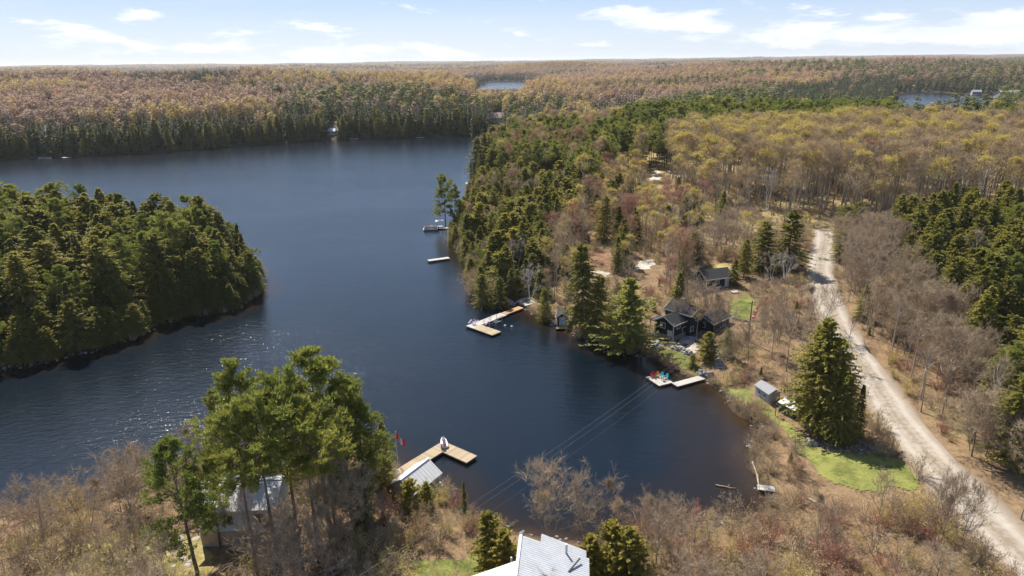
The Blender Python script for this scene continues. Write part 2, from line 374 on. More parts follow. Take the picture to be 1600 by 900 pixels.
LAWN_NEAR = gpoly([(630, 874), (700, 868), (770, 872), (800, 890), (790, 925), (640, 925)])
LAWN_LEFT = gpoly([(160, 832), (240, 822), (310, 828), (330, 850), (330, 905), (60, 925), (40, 880)])
BANK = gpoly([(908, 412), (916, 394), (940, 391), (955, 398), (958, 414), (940, 420)])
PATHP = gpoly([(919, 422), (938, 424), (957, 430), (957, 434), (936, 429), (918, 426)])
DRIVE = gpoly([(996, 422), (999, 406), (1022, 404), (1020, 420)])
DRIVE2 = gpoly([(1012, 286), (1018, 268), (1030, 266), (1032, 280)])
YARDB = gpoly([(1050, 553), (1062, 527), (1085, 530), (1094, 546), (1084, 556), (1066, 552)])
STONEBED = gpoly([(1262, 690), (1285, 684), (1340, 688), (1378, 700), (1366, 712), (1300, 707)])
for nm, po, mt, lb in (('lawn', LAWN_SHORE, 'lawn', 'green lawn sloping from the navy cottage to the water'), ('lawn', LAWN_ROAD, 'lawn', 'bright green lawn beside the gravel road and sheds'),
                       ('lawn', LAWN_YARD, 'lawn', 'green yard between garage and cottage'), ('lawn', LAWN_BACK, 'dry', 'yellowish grass behind the navy garage'),
                       ('lawn', LAWN_NEAR, 'lawn', 'grass at the near house'), ('lawn', LAWN_LEFT, 'dry', 'pale grass left of the near cottage'), ('bank', BANK, 'mulch', 'bare red-brown bank in the trees'),
                       ('path', PATHP, 'gravel', 'pale path below the red-brown bank'), ('driveway', DRIVE, 'gravel', 'pale driveway among bare trees'), ('driveway', DRIVE2, 'gravel', 'pale clearing of a driveway far up the shore'),
                       ('yard', YARDB, 'gravel', 'stone patio ground in front of the cottage')):
    drape(nm, po, .4, .07, LAND_MATS[mt], lb)
ROADC = land(*zip((1640, 910), (1580, 853), (1537, 812), (1500, 768), (1472, 737), (1448, 708), (1425, 682), (1402, 655), (1376, 614), (1350, 573), (1327, 540), (1308, 507), (1293, 473), (1284, 445), (1280, 422), (1283, 402), (1287, 384), (1290, 370), (1286, 360)))[:, :2]
def resample(p, step):
    seg = np.hypot(*np.diff(p, axis=0).T); s = np.concatenate([[0], np.cumsum(seg)]); k = np.arange(0, s[-1], step)
    q_ = np.stack([np.interp(k, s, p[:, 0]), np.interp(k, s, p[:, 1])], 1)
    for _ in range(6): q_[1:-1] = .25 * q_[:-2] + .5 * q_[1:-1] + .25 * q_[2:]
    return q_
RC = resample(ROADC, 1.5)
tg = np.gradient(RC, axis=0); tg /= np.hypot(tg[:, 0], tg[:, 1])[:, None]; nr_ = np.stack([tg[:, 1], -tg[:, 0]], 1)
ks = np.linspace(-1, 1, 15); hw = 3.9
Vr, At = [], []
zc = hgt(RC[:, 0], RC[:, 1])
for j, k in enumerate(ks):
    w_ = hw * (1 + .45 * (vnoise(np.arange(len(RC)), np.zeros(len(RC)), 5, 30 + (k > 0)) - .5) * (abs(k) > .8))
    p = RC + nr_ * (k * w_)[:, None]
    z = hgt(p[:, 0], p[:, 1]); z = np.maximum(z, .6 * z + .4 * zc) + .10 + .06 * (1 - k * k) - .03 * (abs(abs(k) - .45) < .12)
    if abs(k) == 1: z = hgt(p[:, 0], p[:, 1]) - .1
    Vr.append(np.column_stack([p, z])); At.append(np.full(len(RC), k))
Vr = np.stack(Vr, 1).reshape(-1, 3); At = np.stack(At, 1).ravel(); ii = np.arange(len(RC) * 15).reshape(-1, 15)
def road_material():
    mt, n = newmat('gravel_road'); P = n.n('ShaderNodeNewGeometry').outputs['Position']; k = n.n('ShaderNodeAttribute', attribute_name='across').outputs['Fac']
    a, b, c_ = n.noise(P, .12, 4), n.noise(P, 1.3, 4, .65), n.noise(P, 9, 3, .7)
    col = n.mix(n.ramp(b, .3, .72), (.25, .215, .178), (.35, .31, .265))
    col = n.mix(n.ramp(a, .45, .65, 0, .5), col, (.215, .17, .13))
    ak = n.math('ABSOLUTE', k)
    col = n.mix(n.ramp(n.noise(P, .45, 4, .7), .60, .70, 0, .4), col, (.15, .115, .085))
    rut = n.ramp(n.math('ABSOLUTE', n.math('SUBTRACT', n.math('ADD', ak, n.math('MULTIPLY', n.math('SUBTRACT', a, .5), .25)), .42)), .04, .19, .5, 0)
    col = n.mix(n.ramp(n.math('ADD', ak, n.math('MULTIPLY', n.math('SUBTRACT', b, .5), .4)), .0, .16, .55, 0), col, (.19, .15, .10))
    col = n.mix(rut, col, (.42, .38, .33))
    col = n.mix(n.ramp(n.math('ADD', ak, n.math('MULTIPLY', n.math('SUBTRACT', b, .5), .5)), .55, 1.0, 0, .95), col, (.185, .13, .08))
    col = n.mix(n.ramp(c_, .55, .75, 0, .35), col, (.43, .38, .32))
    bmp = n.n('ShaderNodeBump', i={'Height': c_, 'Strength': .5, 'Distance': .04}).outputs[0]
    p = n.n('ShaderNodeBsdfPrincipled', i={'Base Color': col, 'Roughness': .95, 'Specular IOR Level': .15, 'Normal': bmp}); n.n('ShaderNodeOutputMaterial', i={0: p.outputs[0]}); return mt
rm_ = mk_mesh('gravel_road', Vr, [np.stack([ii[:-1, :-1], ii[:-1, 1:], ii[1:, 1:], ii[1:, :-1]], -1).reshape(-1, 4)], [road_material()], smooth=True, attrs={'across': ('FLOAT', At)})
tag(link('gravel_road', rm_), 'pale gravel road running up through the trees', None, None, 'structure')

# ---------------------------------------------------------------- tree builders (all numpy)
def nrm(v): return v / (np.linalg.norm(v, axis=-1, keepdims=True) + 1e-9)
def tubes(Pn, Rn, n):
    """Pn (B,S,3) polylines with radii Rn (B,S) -> verts, quads"""
    B, S_, _ = Pn.shape
    T = nrm(np.gradient(Pn, axis=1)); up = np.where(np.abs(T[..., 2:3]) < .9, [[[0, 0, 1.]]], [[[1., 0, 0]]])
    U = nrm(np.cross(T, up)); V_ = np.cross(T, U); k = np.arange(n) * 2 * np.pi / n
    V = Pn[:, :, None] + Rn[:, :, None, None] * (U[:, :, None] * np.cos(k)[:, None] + V_[:, :, None] * np.sin(k)[:, None])
    i = np.arange(B * S_ * n).reshape(B, S_, n)
    Q = np.stack([i[:, :-1], np.roll(i, -1, 2)[:, :-1], np.roll(i, -1, 2)[:, 1:], i[:, 1:]], -1).reshape(-1, 4)
    return V.reshape(-1, 3), Q
def grow(g, P0, D, L, nseg, up, wan):
    """polylines from P0 along D, length L, bending upwards by `up`"""
    pts = [P0]; d = D
    for s in range(nseg):
        d = nrm(d + np.array([0, 0, up]) / nseg + g.normal(0, wan, D.shape)); pts.append(pts[-1] + d * (L / nseg)[:, None])
    return np.stack(pts, 1)
def kids(g, Pl, k, lo, hi, spread, up=0.0):
    """k child starts and directions on each polyline"""
    B, S_, _ = Pl.shape; u = g.uniform(lo, hi, (B, k)) * (S_ - 1); i = np.minimum(u.astype(int), S_ - 2); f = (u - i)[..., None]
    b = np.arange(B)[:, None]; P = Pl[b, i] * (1 - f) + Pl[b, i + 1] * f; T = nrm(Pl[b, i + 1] - Pl[b, i])
    rv = nrm(np.cross(T, g.normal(0, 1, T.shape))); sp = g.normal(spread, .2, (B, k, 1))
    D = nrm(T * np.cos(sp) + rv * np.sin(sp) + np.array([0, 0, up]))
    return P.reshape(-1, 3), D.reshape(-1, 3), (u / (S_ - 1)).ravel()
def blades(g, P, D, L, Wd):
    """thin triangles: root at P, running along D"""
    s = nrm(np.cross(D, g.normal(0, 1, D.shape))) * (Wd / 2)[:, None]
    V = np.stack([P - s, P + s, P + D * L[:, None]], 1).reshape(-1, 3)
    return V, np.arange(len(V)).reshape(-1, 3)
def flakes(g, P, sz, up=0.0):
    """small irregular leaf-sized triangles facing anywhere"""
    a = nrm(g.normal(0, 1, P.shape)); b = nrm(np.cross(a, g.normal(0, 1, P.shape) + np.array([0, 0, up])))
    V = np.stack([P - a * sz[:, None] * .6, P + a * sz[:, None] * .5 + b * sz[:, None] * .25, P + b * sz[:, None] * .9], 1).reshape(-1, 3)
    return V, np.arange(len(V)).reshape(-1, 3)
class Parts:
    def __init__(s): s.V, s.F, s.M, s.n = [], [], [], 0
    def add(s, VF, mi=0):
        V, Fa = VF; s.V.append(V); s.F.append(Fa + s.n); s.M.append(mi); s.n += len(V)
    def mesh(s, name, mats, smooth=False): return mk_mesh(name, np.concatenate(s.V), s.F, mats, s.M, smooth)
def trunk_line(g, H, lean=.03, n=9):
    z = np.linspace(0, H, n); w = np.cumsum(g.normal(0, lean, (n, 2)), 0) * (H / n); w -= w[0]
    return np.column_stack([w, z - .3 * (z == 0)])
def on_trunk(tl, z): return np.stack([np.interp(z, tl[:, 2], tl[:, k]) for k in range(3)], -1)

def broadleaf(seed, H, cr, clear, nl, mats, ns=5, nt=4, tw=5, bud=0, bsz=.22, stems=1, tw_w=.035, r0=None, steep=.85):
    """leafless or budding broadleaf tree: trunk and limbs; crown of boughs, twigs and buds"""
    g = np.random.default_rng(seed); A, C = Parts(), Parts(); LP = []
    for st in range(stems):
        tl = trunk_line(g, H * g.uniform(.85, 1) if st else H)
        if stems > 1:
            a = st * 6.283 / stems + g.uniform(0, 1); ln = g.uniform(.12, .34); tl[:, :2] += np.outer(tl[:, 2] ** 1.1 / H ** .1, [math.cos(a), math.sin(a)]) * ln
        rr = (r0 or H * .0125) * (1.0 if stems == 1 else .7)
        A.add(tubes(tl[None], (rr * (1 - tl[:, 2].clip(0) / tl[-1, 2] * .93))[None], 6))
        k = max(3, nl // stems); u = np.sort(g.uniform(0, 1, k)) ** .9; z = H * (clear + (.97 - clear) * u) * (tl[-1, 2] / H)
        a = np.arange(k) * 2.399 + g.uniform(0, 6); tilt = steep * (1.15 - .75 * u) + g.normal(0, .12, k)
        D = np.stack([np.cos(a) * np.sin(tilt), np.sin(a) * np.sin(tilt), np.cos(tilt)], 1)
        L = cr * (1.15 - .62 * u ** 1.6) * g.uniform(.75, 1.2, k) / np.maximum(np.sin(tilt), .45) * .8
        L = np.minimum(L, (H * 1.03 - z) / np.maximum(D[:, 2], .3))
        lp = grow(g, on_trunk(tl, z), D, L, 4, .25, .10); LP.append(lp)
        lr = np.linspace(1, .2, 5)[None] * (rr * ((.52 if stems == 1 else .40) - .26 * u))[:, None]
        A.add(tubes(lp, lr, 4)); LL = L
        P, D2_, uu = kids(g, lp, ns, .22, 1, .75, .12)
        L2 = np.repeat(L, ns) * (.62 - .33 * uu) * g.uniform(.7, 1.25, len(P)); b2 = grow(g, P, D2_, L2, 2, .2, .12)
        C.add(tubes(b2, np.linspace(1, .3, 3)[None] * (np.repeat(rr * .16, len(P)) * g.uniform(.6, 1.1, len(P)))[:, None] + .006, 3))
        P, D3, uu = kids(g, b2, nt, .15, 1, .7, .1); L3 = np.repeat(L2, nt) * .5 * g.uniform(.7, 1.3, len(P)); b3 = grow(g, P, D3, L3, 2, .15, .12)
        V, T = blades(g, P, nrm(b3[:, -1] - P), L3, np.full(len(P), tw_w * 1.6)); C.add((V, T))
        P, D4, uu = kids(g, b3, tw, .2, 1, .65, .1); L4 = g.uniform(.35, .9, len(P)) * (cr / 3.5) ** .5
        C.add(blades(g, P, D4, L4, np.full(len(P), tw_w)))
        if bud:
            tipp = np.repeat(P + D4 * L4[:, None], bud, 0) + g.normal(0, .14, (len(P) * bud, 3)); C.add(flakes(g, tipp, g.uniform(.6, 1.3, len(tipp)) * bsz), 1)
    return A.mesh('trunk', mats[:1], True), C.mesh('crown', mats[1:])

def pine(seed, H, Rr, clear, mats, nb=62, ntuft=10, nn=9, size=.62, irregular=.35):
    """white pine: whorls of level boughs with gaps between, tufts of needles on their outer part"""
    g = np.random.default_rng(seed); A, C = Parts(), Parts(); tl = trunk_line(g, H, .02, 10)
    A.add(tubes(tl[None], (H * .0135 * (1 - tl[:, 2].clip(0) / H * .94))[None], 7))
    u = np.sort(g.uniform(0, 1, nb)); u = (np.round(u * 13) / 13) * .75 + u * .25
    z = H * (clear + (.985 - clear) * u); a = g.uniform(0, 6.283, nb)
    lob = 1 + irregular * np.sin(a * 1.0 + g.uniform(0, 6) + u * 7)
    L = Rr * np.where(u < .35, .72 + .8 * u, 1.0 - ((u - .35) / .65) ** 1.7 * .82) * g.uniform(.6, 1.2, nb) * lob + .25
    el_ = np.clip(.05 + .75 * u ** 2.5 + g.normal(0, .1, nb), -.2, 1.1)
    D = np.stack([np.cos(a) * np.cos(el_), np.sin(a) * np.cos(el_), np.sin(el_)], 1)
    lp = grow(g, on_trunk(tl, z), D, L, 4, .28, .07)
    A.add(tubes(lp, np.linspace(1, .2, 5)[None] * (.012 + L * .014)[:, None], 3))
    P, D2_, uu = kids(g, lp, ntuft, .28, 1.02, .6, .15)
    L2 = np.repeat(L, ntuft) * .28 * (1.1 - uu * .5) + .15; E = P + D2_ * L2[:, None]
    C.add(blades(g, P, D2_, L2, np.full(len(P), .05)), 0)
    Q = np.repeat(E, nn, 0) + g.normal(0, .16 * size / .6, (len(E) * nn, 3)) * np.array([1.5, 1.5, .38])
    Dn = nrm(np.repeat(D2_, nn, 0) * .5 + g.normal(0, .6, (len(Q), 3)) + np.array([0, 0, .45]))
    C.add(blades(g, Q - Dn * size * .25, Dn, g.uniform(.65, 1.2, len(Q)) * size, np.full(len(Q), size * .30)), 1)
    return A.mesh('trunk', mats[:1], True), C.mesh('crown', mats[1:])

def cone_tree(seed, H, Rr, clear, mats, nb=150, nsp=15, size=.55, power=.85, droop=.25, ragged=.3, lobes=0, wide=.42, dead=0):
    """cedar, hemlock or spruce: many short drooping boughs carrying flat sprays"""
    g = np.random.default_rng(seed); A, C = Parts(), Parts(); tl = trunk_line(g, H, .012, 8)
    A.add(tubes(tl[None], (H * .011 * (1 - tl[:, 2].clip(0) / H * .96))[None], 6))
    u = g.uniform(0, 1, nb) ** 1.15; z = H * (clear + (.99 - clear) * u); a = g.uniform(0, 6.283, nb)
    lob = 1 + .22 * np.sin(a * 3 + u * 9 + g.uniform(0, 6)) * (lobes > 0)
    L = (Rr * (1 - u) ** power * np.clip(.55 + u * 4, 0, 1) * g.uniform(1 - ragged, 1 + ragged * .6, nb) * lob + .18)
    el_ = -droop + .75 * u ** 1.5 + g.normal(0, .12, nb)
    D = np.stack([np.cos(a) * np.cos(el_), np.sin(a) * np.cos(el_), np.sin(el_)], 1)
    lp = grow(g, on_trunk(tl, z), D, L, 3, -.15 if droop > .1 else .2, .06)
    A.add(tubes(lp, np.linspace(1, .2, 4)[None] * (.01 + L * .009)[:, None], 3))
    P, D2_, uu = kids(g, lp, nsp, .2, 1.03, .75, 0)
    side = nrm(np.cross(D2_, np.array([0, 0, 1.]) + g.normal(0, .35, D2_.shape)))
    sz = size * g.uniform(.65, 1.3, len(P)) * (1.15 - .45 * uu)
    D2_ = nrm(D2_ + np.array([0, 0, -.28 * (droop > .1) + .1]))
    wv = side * (sz * wide)[:, None]
    V = np.stack([P - wv * .5, P + D2_ * (sz * .35)[:, None] + wv, P + D2_ * sz[:, None] - np.array([0, 0, .1]) * sz[:, None], P + D2_ * (sz * .4)[:, None] - wv], 1).reshape(-1, 3)
    C.add((V, np.arange(len(V)).reshape(-1, 4)), 1)
    if dead:
        Pd, Dd, _ = kids(g, lp[:dead], 4, .5, 1, .7, -.1); C.add(blades(g, Pd, Dd, g.uniform(.6, 1.6, len(Pd)), np.full(len(Pd), .06)), 0)
    return A.mesh('trunk', mats[:1], True), C.mesh('crown', mats[1:])
def shrub(seed, H, cr, mats, stems=16, tw=26, bud=0, bsz=.16, w=.022):
    """many-stemmed bush: stems; twigs and buds"""
    g = np.random.default_rng(seed); A, C = Parts(), Parts()
    a = g.uniform(0, 6.283, stems); tilt = np.abs(g.normal(.45, .3, stems)); D = np.stack([np.cos(a) * np.sin(tilt), np.sin(a) * np.sin(tilt), np.cos(tilt)], 1)
    P0 = np.column_stack([g.normal(0, .18 * cr, (stems, 2)), np.full(stems, -.1)]); L = H * g.uniform(.6, 1.12, stems)
    lp = grow(g, P0, D, L, 4, .12, .12); A.add(tubes(lp, np.linspace(1, .25, 5)[None] * (.010 + H * .0065) * np.ones((stems, 1)), 3))
    P, D2_, uu = kids(g, lp, tw, .15, 1, .6, .1); L2 = g.uniform(.3, .85, len(P)) * H / 3.2 * (1.2 - .5 * uu)
    C.add(blades(g, P, D2_, L2, np.full(len(P), w * 1.25)))
    P3 = np.repeat(P + D2_ * (L2 * .55)[:, None], 3, 0); D3 = nrm(np.repeat(D2_, 3, 0) + g.normal(0, .55, P3.shape)); L3 = np.repeat(L2, 3) * .62
    C.add(blades(g, P3, D3, L3, np.full(len(P3), w)))
    if bud:
        Q = np.repeat(P3 + D3 * L3[:, None], bud, 0) + g.normal(0, .1, (len(P3) * bud, 3)); C.add(flakes(g, Q, g.uniform(.6, 1.3, len(Q)) * bsz), 1)
    return A.mesh('trunk', mats[:1], True), C.mesh('crown', mats[1:])
def far_tree(seed, kind, mats, n=90):
    """a distant tree a few pixels wide: trunk, and a crown of coarse flakes (one mesh)"""
    g = np.random.default_rng(seed); C = Parts(); H = {'b': 17, 'c': 16, 'p': 18}[kind]
    tl = trunk_line(g, H * .9, .02, 4); C.add(tubes(tl[None], (.2 * (1 - tl[:, 2].clip(0) / H))[None], 3), 0)
    if kind == 'c':
        u = g.uniform(0, 1, n) ** 1.1; a = g.uniform(0, 6.28, n); r = 2.7 * (1 - u) ** .85 * g.uniform(.6, 1.1, n); P = np.stack([r * np.cos(a), r * np.sin(a), 1.0 + u * (H - 1)], 1); sz = 1.5 * (1 - .6 * u)
    elif kind == 'p':
        u = g.uniform(0, 1, n); a = g.uniform(0, 6.28, n); r = 3.3 * np.sqrt(np.clip(1 - (u * 1.25 - .3) ** 2, .02, 1)) * g.uniform(.4, 1.1, n); P = np.stack([r * np.cos(a), r * np.sin(a), 6 + np.round(u * 7) / 7 * 12 + g.normal(0, .35, n)], 1); sz = 1.25 * g.uniform(.6, 1.2, n)
    else:
        d = nrm(g.normal(0, 1, (n, 3))); r = g.uniform(.45, 1.05, n) ** .6; P = d * r[:, None] * np.array([3.3, 3.3, 5.2]) + np.array([0, 0, 12.2]); sz = g.uniform(.5, 1.05, n)
    cen = np.array([0, 0, H * .55]) if kind != 'c' else np.array([0, 0, H * .25]); nv = nrm((P - cen) * np.array([1, 1, .8]) + g.normal(0, .9, P.shape)); a1 = nrm(np.cross(nv, g.normal(0, 1, P.shape))); b1 = np.cross(nv, a1); z_ = (np.asarray(sz) * np.ones(n))[:, None]
    V = np.stack([P - a1 * z_ * .75 - b1 * z_ * .3, P + a1 * z_ * .7 - b1 * z_ * .2, P + b1 * z_ * .95], 1).reshape(-1, 3); T = np.arange(len(V)).reshape(-1, 3); C.add((V, T), 1)
    return C.mesh('far_tree', mats)

# ---------------------------------------------------------------- tree kinds
BARK = plain('grey_bark', (.14, .118, .097), .9, .3, 4, col2=(.25, .22, .185), bump=.5)
BARKL = plain('pale_bark', (.24, .205, .165), .9, .25, 4, col2=(.38, .335, .28), bump=.5)
NLIGHT = foliage('light_needles', (.19, .22, .045), (.38, .37, .08), .5, .55)
NGOLD = foliage('yellowish_sprays', (.24, .22, .045), (.46, .39, .08), .55, .6)
BARKP = plain('pine_bark', (.11, .085, .07), .9, .3, 4, col2=(.17, .13, .10), bump=.5)
BARKW = plain('white_birch_bark', (.50, .47, .43), .8, .25, 3, col2=(.66, .63, .58), bump=.3)
BARKD = plain('dead_wood', (.36, .33, .30), .9, .25, 3, col2=(.50, .46, .42))
TWG = foliage('grey_twigs', (.28, .21, .145), (.42, .325, .222), .15, .8)
TWR = foliage('red_twigs', (.34, .175, .125), (.41, .255, .185), .12, .8)
TWW = foliage('pale_twigs', (.35, .30, .27), (.44, .39, .35), .1, .8)
TWT = foliage('tan_twigs', (.37, .275, .17), (.50, .39, .25), .12, .8)
TWD = foliage('needle_twigs', (.10, .075, .05), (.15, .11, .08), .0, .8)
BUDY = foliage('yellow_green_buds', (.46, .37, .092), (.60, .48, .135), .42, .6)
BUDB = foliage('brown_buds', (.36, .25, .135), (.46, .34, .18), .3, .7)
BUDR = foliage('red_buds', (.36, .13, .085), (.40, .20, .13), .3, .7)
BUDX = foliage('scarlet_buds', (.50, .10, .06), (.50, .16, .09), .3, .7)
NPINE = foliage('pine_needles', (.14, .185, .038), (.33, .32, .062), .5, .55)
NCED = foliage('cedar_sprays', (.145, .165, .032), (.38, .335, .064), .5, .6)
NHEM = foliage('hemlock_sprays', (.165, .175, .034), (.38, .33, .062), .52, .6)
NSPR = foliage('spruce_sprays', (.12, .137, .034), (.28, .25, .05), .48, .6)
KIND = {}
def proto(kind, pairs, H, noun, plural, col): KIND[kind] = dict(p=pairs, H=H, noun=noun, plural=plural, col=col)
proto('pine_tree', [pine(s, 18, 3.5, c, (BARKP, TWD, NPINE), nb - 8, 15, 13, .47, ir) for s, c, nb, ir in ((1, .34, 64, .3), (2, .28, 70, .4), (3, .45, 56, .4), (4, .22, 74, .25), (5, .60, 50, .35))], 18, 'white pine', 'white pines', 'soft green')
proto('cedar_tree', [cone_tree(s, 12, 2.95, c, (BARKP, TWD, NCED), 300, 21, .34, pw, .12, rg, 0, .42) for s, c, pw, rg in ((11, .04, .8, .4), (12, .06, .5, .5), (13, .03, .95, .35), (14, .1, .65, .5), (17, .05, .72, .6), (19, .12, .42, .55))], 12, 'cedar', 'cedars', 'olive green')
proto('hemlock_tree', [cone_tree(s, 15, 4.3, c, (BARKP, TWD, NHEM), 340, 32, .38, pw, .26, .35, 1, .42, 16) for s, c, pw in ((21, .07, .62), (22, .05, .5), (23, .16, .58), (24, .1, .75), (25, .2, .45))], 15, 'hemlock', 'hemlocks', 'dark green')
proto('spruce_tree', [cone_tree(s, 14, 2.1, c, (BARKP, TWD, NSPR), 300, 21, .32, pw, .3, .28, 0, .38, 10) for s, c, pw in ((31, .05, .95), (32, .08, .85), (33, .15, .9), (34, .25, 1.0), (35, .1, .75))], 14, 'spruce', 'spruces', 'dark blue-green')
proto('bare_tree', [broadleaf(s, 16, cr, cl, nl, (BARKL, TWG), 5, 3, 4, tw_w=.03, steep=.62) for s, cr, cl, nl in ((41, 2.9, .58, 12), (42, 2.6, .64, 11), (43, 3.3, .52, 13), (44, 2.7, .60, 12))], 16, 'leafless hardwood', 'leafless hardwoods', 'grey-brown')
proto('spreading_tree', [broadleaf(s, 10, 4.3, .18, nl, (BARK, TWG), 6, 5, 7, stems=st, tw_w=.03) for s, nl, st in ((51, 16, 1), (52, 18, 3), (53, 18, 2))], 10, 'spreading leafless tree', 'spreading leafless trees', 'grey-brown')
proto('budding_tree', [broadleaf(s, 16, cr, cl, nl, (BARKL, TWG, BUDY), 5, 3, 3, 3, .21, tw_w=.03, steep=.72) for s, cr, cl, nl in ((61, 3.1, .58, 13), (62, 2.8, .63, 12), (63, 3.3, .55, 14))], 16, 'budding hardwood', 'budding hardwoods', 'yellow-green')
proto('tan_budding_tree', [broadleaf(s, 15, cr, cl, nl, (BARKL, TWT, BUDB), 5, 3, 4, 2, .16, tw_w=.03, steep=.65) for s, cr, cl, nl in ((64, 3.1, .5, 13), (65, 2.9, .56, 12))], 15, 'budding hardwood', 'tan budding hardwoods', 'tan')
proto('red_maple_tree', [broadleaf(s, 12, cr, cl, nl, (BARK, TWR, BUDR), 5, 4, 4, 1, .15) for s, cr, cl, nl in ((71, 3.1, .33, 14), (72, 2.8, .28, 13))], 12, 'red maple', 'red maples', 'rusty')
proto('birch_tree', [broadleaf(s, 9, 2.6, .3, 12, (BARKW, TWW), 5, 4, 4, stems=st, r0=.13, steep=.65) for s, st in ((81, 3), (82, 2), (83, 4))], 9, 'leafless birch', 'leafless birches', 'white-stemmed')
proto('dead_tree', [broadleaf(s, 13, 1.5, .3, 14, (BARKD, TWW), 3, 2, 1, r0=.15, steep=1.3) for s in (85, 86)], 13, 'dead tree', 'dead trees', 'bleached grey')
proto('bare_shrub', [shrub(s, 3, 1.6, (BARKL, TWG), 13, 17) for s in (91, 92, 93)], 3, 'leafless bush', 'leafless bushes', 'grey-brown')
proto('tan_shrub', [shrub(s, 3, 1.6, (BARKL, TWT, BUDB), 13, 16, 1, .085) for s in (94, 95)], 3, 'bush', 'tan bushes', 'tan')
proto('yellow_shrub', [shrub(s, 3, 1.6, (BARK, TWT, BUDY), 16, 18, 2, .08) for s in (96, 97)], 3, 'budding bush', 'budding bushes', 'yellow-green')
proto('red_shrub', [shrub(s, 3, 1.6, (BARK, TWR, BUDR), 18, 20, 1, .08) for s in (98, 99)], 3, 'bush', 'reddish bushes', 'reddish')

proto('bushy_pine_tree', [cone_tree(s, 15, 4.0, .06, (BARKP, TWD, NLIGHT), 280, 36, .42, .62, .02, .5, 1, .3) for s in (18, 19)], 15, 'bushy pine', 'bushy pines', 'light green')
proto('golden_cedar', [cone_tree(s, 7, 2.3, .04, (BARKP, TWD, NGOLD), 170, 26, .36, pw, .1, .5, 0, .42) for s, pw in ((15, .5), (16, .6), (17, .42))], 7, 'yellowish cedar', 'yellowish cedars', 'soft')
